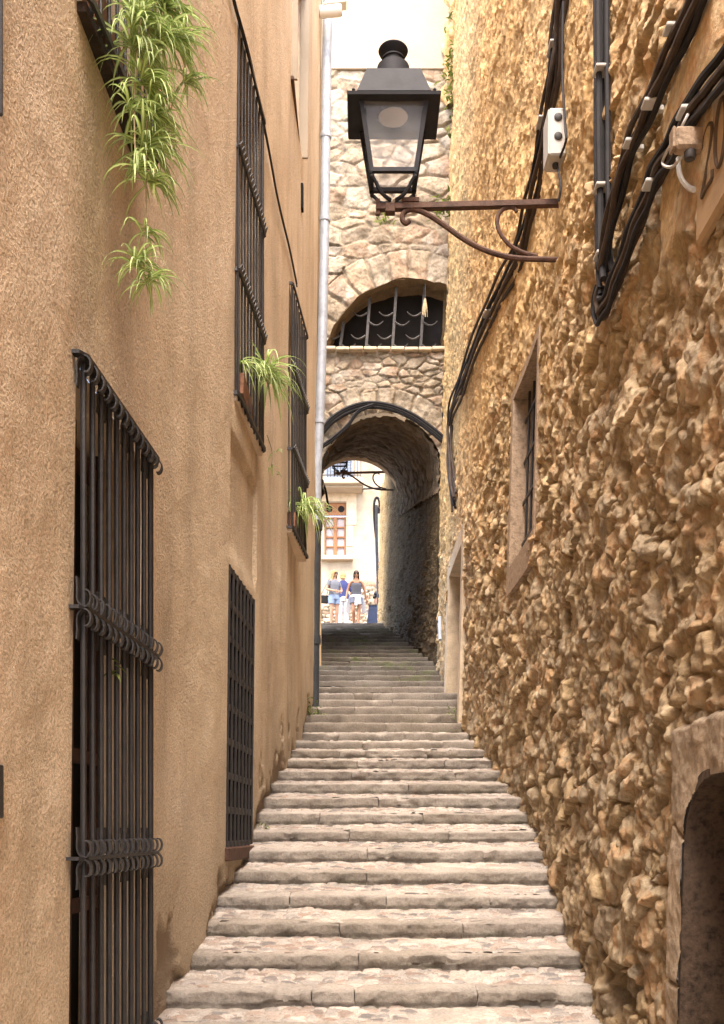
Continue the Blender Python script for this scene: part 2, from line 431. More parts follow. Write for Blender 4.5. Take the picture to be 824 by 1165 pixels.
# the crumbled foot is worst further up the lane
pe = np.interp(ZZ, [4.8, 5.6, 7, 9, 15], [.0, .42, .40, .45, .5])
crumb = sst(0, .05, crk-(.02+(gd-pe*.55)*.75))*sst(5.0, 5.5, ZZ)
pit = sst(.0, .03, fbm(ZZ*2.7, HH*2.2, 4, 91)-(.16+gd*.22))*sst(4.9, 5.4, ZZ)
crumb = np.clip(crumb+pit*(gd < .95), 0, 1)
dis = fbm(ZZ*.5, HH*.5, 3, 5)*.05+fbm(ZZ*2.2, HH*2.2, 4, 6)*.018+fbm(ZZ*11, HH*11, 3, 9)*.006
dis -= crumb*(.040+fbm(ZZ*14, HH*14, 3, 8)*.03)
rec = ((ZZ > 7.25) & (ZZ < 8.45) & (HH > 1.92) & (HH < 2.86)); dis -= rec*.03
stain = np.clip(sst(.0, 1.9, gd+fbm(ZZ*.9, HH*.9, 4, 55)*2.2), 0, 1)
stk = np.zeros_like(ZZ)
for kk, dep in (('w2', 1.5), ('w3', 1.7), ('w5', 1.3), ('w6', 1.6), ('w1', .5)):
    a, b, c, d = op[kk]; u = (c-HH)/dep
    col = sst(.0, .25, fbm(ZZ*7, HH*.25, 4, 88)+.12)
    stk = np.maximum(stk, sst(a-.08, a+.05, ZZ)*(1-sst(b-.05, b+.08, ZZ))*(u > 0)*np.clip(1-u, 0, 1)**.8*(.25+.75*col))
stain = np.clip(stain-.55*stk, 0, 1)
near_op = np.zeros_like(ZZ)
for a, b, c, d in op.values():
    dd_ = np.hypot(np.maximum(np.maximum(a-ZZ, ZZ-b), 0), np.maximum(np.maximum(c-HH, HH-d), 0)); near_op = np.maximum(near_op, 1-sst(.03, .22, dd_))
dis = dis*(1-near_op)
XX = XL(ZZ, HH)+dis
keep = np.ones((len(zs)-1, len(hs)-1), bool)
zc = (zs[1:]+zs[:-1])/2; hc = (hs[1:]+hs[:-1])/2
keep[np.ix_(zc < 8.6, hc > 8.3)] = False; keep[:, hc > 12.9] = False
for a, b, c, d in op.values(): keep[np.ix_((zc > a) & (zc < b), (hc > c) & (hc < d))] = False
V = np.stack([XX, ZZ, HH+E], -1).reshape(-1, 3)
fast_mesh('wall', V, gridq(len(zs), len(hs), keep)[:, ::-1], M['stucco'], left_house, cellattr(crumb, stain, crumb*0))
# flat remainder of the building: near stub, end return, roof
mb = MB()
for hh in (0,):
    a, b = 2.2, -6
    mb.add([P(float(XL(b, 0)), b, -1.7), P(float(XL(a, 0)), a, -1.7), P(float(XL(a, 8.3)), a, 8.3), P(float(XL(b, 8.3)), b, 8.3)], [(0, 1, 2, 3)])
    mb.build('end_wall', M['stucco2'], left_house); mb = MB()
    mb.add([P(float(XL(8.6, 8)), 8.6, 8), P(-6, 8.6, 8), P(-6, 8.6, 13), P(float(XL(8.6, 13)), 8.6, 13)], [(0, 1, 2, 3)])
    mb.build('end_wall', M['reveal'], left_house); mb = MB()
    e = 15.4
    mb.add([P(float(XL(e, 1)), e, .5), P(-4, e, .5), P(-4, e, 12.9), P(float(XL(e, 12.9)), e, 12.9)], [(0, 1, 2, 3)])
mb.build('end_wall', M['reveal'], left_house)
mb = MB(); mb.add([P(-1.3, -6, 8.3), P(-.80, 8.6, 8.3), P(-6, 8.6, 9.2), P(-6, -6, 9.2)], [(0, 1, 2, 3)])
mb.build('roof', M['clay'], left_house)
mb = MB(); mb.add([P(-.75, 8.6, 12.9), P(-.57, 15.4, 12.9), P(-6, 15.4, 14), P(-6, 8.6, 14)], [(0, 1, 2, 3)])
mb.build('roof', M['clay'], left_house)
def reveal(k, depth, back, backname, extra=None):
    a, b, c, d = op[k]; mb = MB(); w = []
    f = lambda z, h, dd: P(float(XL(z, h))-dd, z, h)
    for (z1, h1), (z2, h2) in (((a, c), (b, c)), ((b, c), (b, d)), ((b, d), (a, d)), ((a, d), (a, c))):
        n = 6
        for i in range(n):
            t0, t1 = i/n, (i+1)/n
            q = [(z1+(z2-z1)*t, h1+(h2-h1)*t) for t in (t0, t1)]
            mb.add([f(*q[0], .001), f(*q[1], .001), f(*q[1], depth), f(*q[0], depth)], [(0, 1, 2, 3)])
    w = mb.build('window', M['reveal'], left_house)
    mb = MB(); mb.add([f(a, c, depth-.01), f(b, c, depth-.01), f(b, d, depth-.01), f(a, d, depth-.01)], [(0, 1, 2, 3)])
    mb.build(backname, back, w)
    return w
w1 = reveal('w1', .30, M['dark'], 'pane')
# wooden casement behind the grille
mb = MB(); a, b, c, d = op['w1']
for hh in (1.74, 1.05, .35, -.35, -1.05): mb.bar(P(-1.36, a, hh), P(-1.33, b, hh), .05, .06)
for zz in (a+.04, (a+b)/2, b-.04): mb.bar(P(-1.345, zz, c), P(-1.315, zz, d), .05, .06)
mb.build('casement', M['shutter'], w1)
w2 = reveal('w2', .25, M['winglass'], 'pane'); w3 = reveal('w3', .25, M['winglass'], 'pane')
w4 = reveal('w4', .20, M['dark'], 'pane'); w5 = reveal('w5', .25, M['winglass'], 'pane')
w6 = reveal('w6', .18, M['cream'], 'shutter')
mb = MB(); mb.box(P(-.745, 11.3, 7.92), (.06, 1.35, .05), bev=.01); mb.build('sill', M['rust'], w6)
mb = MB(); f6 = lambda z, h: P(float(XL(z, h))+.012, z, h)
mb.bar(f6(10.7, 7.95), f6(10.7, 9.9), .03, .1); mb.bar(f6(10.7, 9.88), f6(11.95, 9.88), .03, .06); mb.bar(f6(11.95, 7.95), f6(11.95, 9.9), .03, .1); mb.build('frame', M['cream'], w6)
mb = MB(); p = on_left(344, 225, .0); mb.box(p, (.03, .10, .3), bev=.005); mb.build('vent', M['dark'], left_house)

def scroll(mb, base, out, upv, size, w, wv):
    """flat bar curling out from the grille: base point, outward dir, up/down dir"""
    pts = []
    for i in range(17):
        t = i/16
        ang = math.pi*1.02+t*math.pi*1.55; r = size*.27*(1-.5*t)
        cx, cy = size*.26, size*.34
        x = cx+math.cos(ang)*r; y = cy+math.sin(ang)*r*1.5
        pts.append(base+out*x+upv*y)
    pts = [base+upv*size*1.0-out*size*.02, base+upv*size*.7]+pts
    mb.ribbon(pts, w, .006, out)
def cage(kind, name, parent, z0, z1, x0, x1, levels, nbar, barr, outw):
    """window cage: x0/x1 outer face X at its near and far end"""
    g = None
    wl = lambda zz, hh: float(XL(zz, hh))
    X = lambda t: x0+(x1-x0)*t
    Z = lambda t: z0+(z1-z0)*t
    bands = []
    for lv in levels:                                          # bent flat bands with returns to the wall
        pts = [P(wl(z0, lv)-.02, z0-.01, lv), P(x0-.015, z0-.01, lv), P(x0, z0+.02, lv)]+[P(X(t), Z(t), lv) for t in np.linspace(.08, .92, 6)]+[P(x1, z1-.02, lv), P(x1-.015, z1+.01, lv), P(wl(z1, lv)-.02, z1+.01, lv)]
        mb = MB(); bands.append(mb); mb.ribbon(pts, .014 if kind == 'scroll' else .016, .045 if kind == 'scroll' else .03, Vector((1, 0, 0)) if kind == 'scroll' else Vector((0, 0, 1)))
    g = bands[0].build('window_grille', M['iron'], parent, smooth=False)
    for b_ in bands[1:]: b_.build('band', M['iron'], g)
    lo, hi = min(levels), max(levels)
    for i in range(nbar):
        t = (i+.5)/nbar
        b = MB(); b.tube([P(X(t)-.015, Z(t), lo-.03 if kind != 'scroll' else lo-.5), P(X(t)-.015, Z(t), hi)], barr, 8); b.build('bar', M['iron'], g, True)
    for zz, xx in (((z1, x1),) if kind == 'scroll' else ((z0, x0), (z1, x1))):
        for k in ((.75,) if kind == 'scroll' else (.35, .75)):
            b = MB(); xw = wl(zz, lo); xq = xw+(xx-xw)*k
            b.tube([P(xq, zz, lo-(.5 if kind == 'scroll' else 0)), P(xq, zz, hi)], barr*.9, 6); b.build('bar', M['iron'], g, True)
    return g, X, Z
# lower near window: heavy cage with rows of scrolls
g1, X, Z = cage('scroll', 'w1', left_house, 3.97, 5.10, -1.098, -1.04, [1.87, .875, -.11, -1.02], 10, .0125, .02)
for lv in (1.87, .875, -.11, -1.02):
    for sgn in (1, -1):
        if lv > 1.5 and sgn > 0: continue
        for i in range(14):
            t = (i+.1)/13.2; mb = MB()
            scroll(mb, P(X(t)-.020, Z(t), lv+.005*sgn), Vector((1, .0, 0)), Vector((0, 0, sgn)), .118, .034, None)
            mb.build('scroll', M['iron'], g1, True)
# upper windows: slimmer cages with spiked bands
def upper(z0, z1, x0, x1, levels, nb, sillm='reveal'):
    g, X, Z = cage('flat', '', left_house, z0, z1, x0, x1, levels, nb, .0085, .02)
    for lv in levels[1:-1]:
        vs = []; fs = []; nt3 = nb*6
        for i in range(nt3+1):                                  # one band with a toothed upper edge that leans outward
            t = i/nt3; hgt = .042 if i % 3 == 1 else (.03 if i % 3 == 2 else .0)
            for th_ in (0, .010): vs += [P(X(t)+.008-th_, Z(t), lv-.012), P(X(t)+.008+hgt*.5-th_, Z(t), lv+.014+hgt)]
        for i in range(nt3):
            a = i*4; fs += [(a, a+4, a+5, a+1), (a+2, a+3, a+7, a+6), (a+1, a+5, a+7, a+3), (a, a+2, a+6, a+4)]
        mb = MB(); mb.add(vs, fs); mb.build('toothed_band', M['iron'], g)
    lo = min(levels); a = P(float(XL(z0, lo))-.05, z0, lo-.03); mb = MB()
    mb.add([P(float(XL(z0, lo))-.15, z0+.01, lo+d) for d in (-.05, -.01)]+[P(x0-.02, z0+.01, lo+d) for d in (-.05, -.01)]+[P(x1-.02, z1-.01, lo+d) for d in (-.05, -.01)]+[P(float(XL(z1, lo))-.15, z1-.01, lo+d) for d in (-.05, -.01)],
           [(0, 2, 4, 6), (1, 7, 5, 3), (0, 1, 3, 2), (2, 3, 5, 4), (4, 5, 7, 6), (6, 7, 1, 0)])
    mb.build('sill', M[sillm], g)
    return g
upper(7.37, 8.48, -.897, -.812, [5.93, 4.99, 4.09, 3.19], 9)
upper(10.7, 11.88, -.726, -.635, [5.79, 4.91, 4.04, 3.21], 9)
upper(3.95, 4.92, -1.06, -.99, [5.7, 4.9, 4.1, 3.26], 9, 'darkwood')
# lower far window: flat lattice set in the opening
mb = MB(); a, b, c, d = op['w4']
xf = lambda z, h: float(XL(z, h))-.02
for hh in np.linspace(c+.06, d-.02, 9): mb.bar(P(xf(a, hh), a, hh), P(xf(b, hh), b, hh), .034, .05)
g4 = mb.build('window_grille', M['iron'], left_house)
for zz in np.linspace(a+.05, b-.05, 8):
    m2 = MB(); m2.tube([P(xf(zz, c)+.012, zz, c), P(xf(zz, d)+.012, zz, d)], .016, 6); m2.build('bar', M['iron'], g4, True)
mb = MB(); mb.box(P(-.97, 7.85, -.17), (.12, 1.24, .10), Matrix.Rotation(-.06, 3, 'Z'), .01); mb.build('sill', M['rust'], g4)

# ------------------------------------------------------------------ right house
right_house = empty('rubble_house', P(1.6, 10, -1.627), 'tall ochre rubble stone house lining the right side of the stepped lane', 'house')
nz, nh = 900, 860
zs = 3.0*np.exp(np.linspace(0, math.log(28.2/3.0), nz))
tv = np.linspace(0, 1, nh-8)
ZZ = np.repeat(zs[:, None], nh, 1)
lo = G(zs)-.25; hi = np.minimum(.86*zs+1.0, np.where(zs > 18.6, 8.8, 99))
HH = np.concatenate([lo[:, None]+(hi-lo)[:, None]*tv[None, :], hi[:, None]+(np.maximum(14.0, hi+.5)-hi)[:, None]*np.where(zs > 18.6, .1, 1.)[:, None]*np.linspace(.12, 1, 8)[None, :]], 1)
arc = np.concatenate([[0], np.cumsum(np.hypot(np.diff(zs), np.diff(np.interp(zs, RZ, RXX))))])[:, None]+np.zeros_like(HH)
up = sst(1.8, 4.2, HH-ZZ*.10+fbm(ZZ*.8, HH*.8, 3, 3)*2.0)*sst(3.3, 4.6, ZZ)
hv1, q1, m1 = stones(arc, HH, .36, .20, 12, .50, .42, (.0, .15), 1.7)
hv2, q2, m2 = stones(arc+7.7, HH+3.1, .17, .10, 19, .5, .35, (.0, .2), 1.5)
pick = sst(-.04, .04, fbm(arc*1.6, HH*1.6, 3, 64)-.02)
hgt = hv1*(1-pick)+hv2*.6*pick; tint = np.where(pick > .5, q2, q1); mort = m1*(1-pick)+m2*pick
rough = fbm(arc*9, HH*9, 4, 44); rough2 = fbm(arc*26, HH*22, 3, 45)
cover = sst(-.14, .22, fbm(arc*1.1, HH*.75, 4, 29)+(up-.62)*.7)         # old render left on the stones
hgt = np.maximum(hgt, .30+.7*fbm(arc*4, HH*4, 3, 83))
amp = .066*(1-.25*up)*(1-.55*cover)
rdg = .5-np.abs(fbm(arc*5.5, HH*5.5, 4, 46))*2.2
dis = hgt*amp+rough*.055*(1-.2*cover)+rough2*.026+(rdg-.3)*.045*(1-.5*cover)+fbm(arc*.5, HH*.5, 3, 2)*.09
dis += cover*(.022+fbm(arc*3.2, HH*1.4, 4, 71)*.055)
holes = sst(.27, .32, fbm(arc*2.6, HH*2.6, 3, 31)+.02)
dis -= holes*.10*(1-cover)
dis -= .03
flat = sst(3.75, 3.95, ZZ)*(1-sst(4.6, 4.72, ZZ))*sst(2.45, 2.6, HH+.0*ZZ)*(1-sst(3.25, 3.4, HH))
dis = dis*(1-flat)+flat*(.045+rough*.01)
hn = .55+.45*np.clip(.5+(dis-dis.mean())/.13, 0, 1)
hn = np.where((ZZ > 18.5), np.minimum(hn, .0+.75*sst(24.6, 26.6, ZZ)), hn)  # passage wall darkened to paint in the shade under the arch
XX = XR(ZZ, HH)-dis
openings = [(8.75, 10.05, 2.58, 4.30), (13.7, 15.8, .7, 4.05), (2.0, 4.15, -2, .35)]
keep = np.ones((nz-1, nh-1), bool)
zc = (ZZ[1:, 1:]+ZZ[:-1, :-1])/2; hc = (HH[1:, 1:]+HH[:-1, :-1])/2
keep &= ~((zc < 11.5) & (hc > 10.9))
for a, b, c, d in openings: keep &= ~((zc > a-.03) & (zc < b+.03) & (hc > c-.03) & (hc < d+.03))
V = np.stack([XX, ZZ, HH+E], -1).reshape(-1, 3)
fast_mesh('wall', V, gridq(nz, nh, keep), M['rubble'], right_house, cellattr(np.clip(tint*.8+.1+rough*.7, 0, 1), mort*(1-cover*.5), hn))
# solid behind the facade, seen only past its ends
mb = MB(); mb.add([P(1.7, -6, 10.9), P(1.8, 11.5, 10.9), P(7, 11.5, 11.6), P(7, -6, 11.6)], [(0, 1, 2, 3)]); mb.build('roof', M['clay'], right_house)
mb = MB(); mb.add([P(1.17, -6, -1.7), P(1.17, 3.03, -1.7), P(1.48, 3.03, 10.9), P(1.48, -6, 10.9), P(1.6, 3.03, -1.7), P(1.9, 3.03, 10.9)], [(0, 1, 2, 3), (1, 4, 5, 2)]); mb.build('end_wall', M['slate'], right_house)
fR = lambda z, h, d: P(float(XR(z, h))-d, z, h)
def rect(a, b, c, d, n=6):
    L = [(a+(b-a)*i/n, c) for i in range(n)]+[(b, c+(d-c)*i/n) for i in range(n)]+[(b+(a-b)*i/n, d) for i in range(n)]+[(a, d+(c-d)*i/n) for i in range(n)]
    return L+[L[0]]
# window with dressed surround
a, b, c, d = openings[0]
mb = MB(); mb.ring(rect(a+.02, b-.02, c+.03, d-.02), rect(a-.06, b+.09, c-.24, d+.06), fR, .035, -.02)
wr = mb.build('window_surround', M['dressed'], right_house)
mb = MB(); mb.ring(rect(a+.02, b-.02, c+.03, d-.02), rect(a-.02, b+.02, c-.02, d+.02), fR, -.021, -.20); mb.build('reveal', M['dressed'], wr)
mb = MB(); mb.add([fR(a-.1, c-.1, -.19), fR(b+.1, c-.1, -.19), fR(b+.1, d+.1, -.19), fR(a-.1, d+.1, -.19)], [(0, 1, 2, 3)]); mb.build('pane', M['winglass'], wr)
for k in range(5):
    zz = a+.2+(b-a-.4)*k/4; mb = MB(); mb.tube([fR(zz, c, -.09), fR(zz, d, -.09)], .013, 6); mb.build('bar', M['iron'], wr, True)
mb = MB()
for k in range(4):
    hh = c+.25+(d-c-.5)*k/3; mb.bar(fR(a+.02, hh, -.09), fR(b-.02, hh, -.09), .014, .03)
mb.build('crossbar', M['iron'], wr)
# far doorway
a, b, c, d = openings[1]
c0 = float(G(a))-.2
door_in = [(b-.12, c0), (b-.12, 2.6), (b-.12, d-.3), (b-.14, d-.12), ((a+b)/2, d-.10), (a+.14, d-.12), (a+.12, d-.3), (a+.12, 2.6), (a+.12, c0)]
door_out = [(b+.22, c0), (b+.22, 2.6), (b+.20, d-.5), (b+.2, d+.12), ((a+b)/2, d+.15), (a-.1, d+.12), (a-.12, d-.5), (a-.12, 2.6), (a-.12, c0)]
mb = MB(); mb.ring(door_in, door_out, fR, .05, -.42); ds = mb.build('door_surround', M['pale_dressed'], right_house)
mb = MB(); mb.add([fR(a, c0, -.38), fR(b, c0, -.38), fR(b, d, -.38), fR(a, d, -.38)], [(0, 1, 2, 3)]); mb.build('door', M['darkwood'], ds)
# near doorway with rounded head
def archpts(z0, z1, hb, ht, r, n=8):
    L = [(z1, hb+(ht-r-hb)*i/6) for i in range(6)]
    L += [(z1-r+r*math.cos(t), ht-r+r*math.sin(t)) for t in np.linspace(0, math.pi/2, n)]
    L += [(z0+r+r*math.cos(t), ht-r+r*math.sin(t)) for t in np.linspace(math.pi/2, math.pi, n)]
    return L+[(z0, ht-r+(hb-(ht-r))*i/5) for i in range(6)]
ai = archpts(3.0, 4.02, -1.7, .20, .28); ao = archpts(2.6, 4.26, -1.7, .47, .03)
zs_ = np.arange(2.85, 4.34, .0095); hs_ = np.arange(-1.75, .56, .0095); ZZ, HH = np.meshgrid(zs_, hs_, indexing='ij')
rr_ = .28; zq = np.clip(4.02-rr_-ZZ, None, 0)                       # inside the rounded opening?
inside = (ZZ < 4.02) & (HH < .20) & ~((ZZ > 4.02-rr_) & (HH > .20-rr_) & (np.hypot(ZZ-(4.02-rr_), HH-(.20-rr_)) > rr_))
outd = np.maximum(ZZ-4.235, HH-(.445-.02*(ZZ-3.6)))+fbm(ZZ*7, HH*7, 3, 12)*.05   # ragged outer outline sinks into the wall
jt = np.minimum.reduce([np.abs(HH+.03-(ZZ-4.02)*.35)+(ZZ < 4.0)*9, np.abs(HH+.62)+(ZZ < 4.0)*9, np.abs(HH+1.2)+(ZZ < 4.0)*9, np.abs(ZZ-3.62+.1*HH)+(HH < .2)*9])
dis = .040-sst(-.03, .035, outd)*.10-(1-sst(.0, .014, jt))*.022+fbm(ZZ*5, HH*5, 4, 14)*.030+fbm(ZZ*26, HH*26, 3, 15)*.010
kp = ~inside; keep = kp[1:, 1:] & kp[:-1, :-1] & kp[1:, :-1] & kp[:-1, 1:]
V = np.stack([XR(ZZ, HH)-dis, ZZ, HH+E], -1).reshape(-1, 3)
dn = fast_mesh('door_surround', V, gridq(len(zs_), len(hs_), keep), M['surround'], right_house, cellattr(np.clip(.5+fbm(ZZ*3, HH*3, 4, 3)*1.4, 0, 1), sst(0, .012, jt), np.clip(.7+dis*3, 0, 1)))
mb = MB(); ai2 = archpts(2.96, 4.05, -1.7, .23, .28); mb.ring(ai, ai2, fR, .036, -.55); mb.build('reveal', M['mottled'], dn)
mb = MB(); mb.add([fR(2.5, -1.7, -.5), fR(4.1, -1.7, -.5), fR(4.1, .3, -.5), fR(2.5, .3, -.5)], [(0, 1, 2, 3)]); mb.build('door', M['darkwood'], dn)
# ------------------------------------------------------------------ house over the lane
AZ0, AZ1 = 18.5, 23.6
arch_house = empty('arch_house', P(0, AZ0, float(G(AZ0))), 'pale stone house bridging the lane on an arch, with a barred half round window', 'house')
acx, ar, asp = .36, 1.10, 6.50          # front arch
bcx, br, bsp = -.20, 1.10, 7.65          # back arch
lcx, lch, lr, lb = .92, 8.45, 1.62, 8.80    # lunette
xs = np.arange(-1.6, 2.3, .014); hs = np.arange(5.5, 14.0, .014)
XX, HH = np.meshgrid(xs, hs, indexing='ij')
hv, q, m = stones(XX, HH, .46, .25, 31, .26, .45, (.03, .26), .7, .7)
hv2, q2, m2 = stones(XX, HH, .30, .13, 33, .3, .3, (.03, .2), .5)
# voussoirs around both arches
def vous(cx, cy, r0, r1, step, seed):
    rr = np.hypot(XX-cx, HH-cy); th = np.arctan2(HH-cy, XX-cx)+fbm(XX*2, HH*2, 3, seed)*.07
    k = np.floor(th/step); fr = th/step-k; e = np.minimum(fr, 1-fr)
    wob = r1+h2(k, k*0, seed)*.20
    inside = (rr < wob) & (rr > r0-.2) & (HH > cy-.1)
    return inside, sst(.03, .13, e)*sst(0, .04, wob-rr), h2(k, k*0+3, seed)
course = (HH > 8.0) & (HH < 8.8)
hv = np.where(course, hv2, hv); q = np.where(course, q2, q); m = np.where(course, m2, m)
for cx, cy, r0, r1, st, sd in ((acx, asp, ar, ar+.42, .23, 5), (lcx, lch, lr, lr+.42, .20, 6)):
    ins, mm, qq = vous(cx, cy, r0, r1, st, sd)
    hv = np.where(ins, mm*(.5+.4*qq), hv); q = np.where(ins, qq, q); m = np.where(ins, mm, m)
worn = sst(-.12, .16, fbm(XX*1.3, HH*1.3, 4, 66))
m = 1-(1-m)*worn*.8
dis = hv*.060*(.4+.6*worn)+fbm(XX*6, HH*6, 4, 3)*.05+fbm(XX*20, HH*20, 3, 4)*.016+fbm(XX*.8, HH*.8, 2, 8)*.04
inA = (np.hypot(XX-acx, HH-asp) < ar+.02) | ((HH < asp) & (np.abs(XX-acx) < ar+.02))
inL = (np.hypot(XX-lcx, HH-lch) < lr) & (HH > lb)
kp = ~(inA | inL); keep = kp[1:, 1:] & kp[:-1, :-1] & kp[1:, :-1] & kp[:-1, 1:]
V = np.stack([XX, AZ0-dis, HH+E], -1).reshape(-1, 3)
fast_mesh('wall', V, gridq(len(xs), len(hs), keep), M['pale_stone'], arch_house, cellattr(np.clip(q+fbm(XX*5, HH*5, 3, 2)*.5, 0, 1), m, np.clip(.45+hv*.5, 0, 1)))
# upper rendered storey
mb = MB(); mb.box(P(.3, AZ0+1.5-.06, 15.0), (4.2, 3, 2.2), bev=.01); mb.build('upper_storey', M['cream'], arch_house)
mb = MB(); mb.box(P(.3, AZ0+2.6, 16.2), (4.6, 5.6, .2), bev=.02); mb.build('roof', M['clay'], arch_house)
# lunette reveal, sill, pane and bars
th = np.linspace(math.asin((lb-lch)/lr), math.pi-math.asin((lb-lch)/lr), 40)
nd = 10; VV = []; cc = []
for t in th:
    for k in range(nd):
        d = k/(nd-1); n_ = (vn(t*9, d*5, 4)-.5)*.06
        VV.append(P(lcx+(lr+.0+n_)*math.cos(t), AZ0-.07+d*.62, lch+(lr-.0+n_)*math.sin(t))); cc.append((.3, 1, .55, 1))
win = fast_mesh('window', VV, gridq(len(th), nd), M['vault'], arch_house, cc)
mb = MB(); pts = [P(lcx+(lr+.1)*math.cos(t), AZ0+.50, lch+(lr+.1)*math.sin(t)) for t in np.linspace(0, math.pi, 30)]
mb.add(pts, [tuple(range(len(pts)))]); mb.build('pane', M['dark'], win)
mb = MB()
for k in range(13):
    x = -.72+k*.25; mb.box(P(x+.12, AZ0+.2, lb-.025+R.uniform(-.008, .008)), (.24, .66+R.uniform(-.03, .03), .06), bev=.012)
mb.build('sill', M['pale_dressed'], win)
gl = MB(); gl.bar(P(-.6, AZ0+.16, lb+.03), P(2.3, AZ0+.16, lb+.03), .03, .03); gr = gl.build('window_grille', M['iron_grey'], arch_house)
for px in (388, 418, 448, 480):
    x = (px-HX)*(AZ0+.16)/F; ht = lch+math.sqrt(max(.01, lr*lr-(x-lcx)**2))-.02
    mb = MB(); mb.bar(P(x-.03, AZ0+.16, lb-.02), P(x+.05, AZ0+.16, ht), .065, .05)
    k = 0; hh = lb+.15
    while hh < ht-.3:
        s = 1 if k % 2 == 0 else -1
        for ss in (1, -1):
            o = .0 if ss > 0 else .17
            xx = x-.03+.08*(hh-lb)/(ht-lb)
            pts = [P(xx+ss*(.02+.26*t), AZ0+.13-.03*t, hh+o+(-.10*math.sin(t*2.6)+.06*t)*(1) ) for t in np.linspace(0, 1, 8)]
            mb.tube(pts, .020, 6, .008)
        hh += .42; k += 1
    mb.build('bar', M['iron_grey'], gr)
# barrel vault, its left wall and back wall
nt_, nd = 90, 150
VV = np.zeros((nt_, nd, 3)); cA = np.zeros((nt_, nd, 4))
T, D = np.meshgrid(np.linspace(-.30, math.pi+.30, nt_), np.linspace(0, 1, nd), indexing='ij')
hv, q, m = stones(T*1.1, D*5.1, .2, .3, 51, .4, .3, (.02, .2), .8)
cx = acx+(bcx-acx)*D; rr = ar+(br-ar)*D-hv*.05-fbm(T*6, D*26, 3, 7)*.05; sp = asp+(bsp-asp)*D
VV = np.stack([cx+rr*np.cos(T), AZ0-.02+(AZ1-AZ0+.02)*D, sp+rr*np.sin(T)*(1.0)+E], -1)
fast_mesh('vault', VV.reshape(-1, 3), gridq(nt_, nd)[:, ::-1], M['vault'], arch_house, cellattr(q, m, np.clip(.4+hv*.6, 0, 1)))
# impost pieces joining vault to the lane walls and blocking light
mb = MB()
mb.add([P(acx-ar, AZ0+.03, asp+.05), P(acx-ar-.02, AZ0+.03, 1.5), P(bcx-br-.1, AZ1, 3.4), P(bcx-br, AZ1, bsp+.05)], [(0, 1, 2, 3)])
mb.build('passage_wall', M['slate'], arch_house)
mb = MB()
n = 40; inn = [(bcx+br*math.cos(t), bsp+br*math.sin(t)) for t in np.linspace(0, math.pi, n)]
outp = [(bcx+3.2*math.cos(t)*1.0, bsp+8*math.sin(t)+.0) for t in np.linspace(0, math.pi, n)]
mb.ring(inn, outp, lambda u, v, d: P(u, AZ1+d, v), 0, .3); mb.build('back_wall', M['slate'], arch_house)
mb = MB()
mb.add([P(-1.7, AZ0+.1, 8), P(-1.7, AZ1, 8), P(-1.7, AZ1, 16), P(-1.7, AZ0+.1, 16)], [(0, 1, 2, 3)])
mb.add([P(-1.7, AZ0+.05, 2), P(-1.7, AZ1, 3.2), P(-1.7, AZ1, 8), P(-1.7, AZ0+.05, 8)], [(0, 1, 2, 3)])
mb.add([P(-.745, AZ0+.02, 2), P(-1.7, AZ0+.02, 2), P(-1.7, AZ0+.02, 7), P(-.745, AZ0+.02, 7)], [(0, 1, 2, 3)])
mb.add([P(-1.6, AZ0+3, 14), P(2.4, AZ0+3, 14), P(2.4, AZ1, 16), P(-1.6, AZ1, 16)], [(0, 1, 2, 3)])
mb.build('side_wall', M['slate'], arch_house)

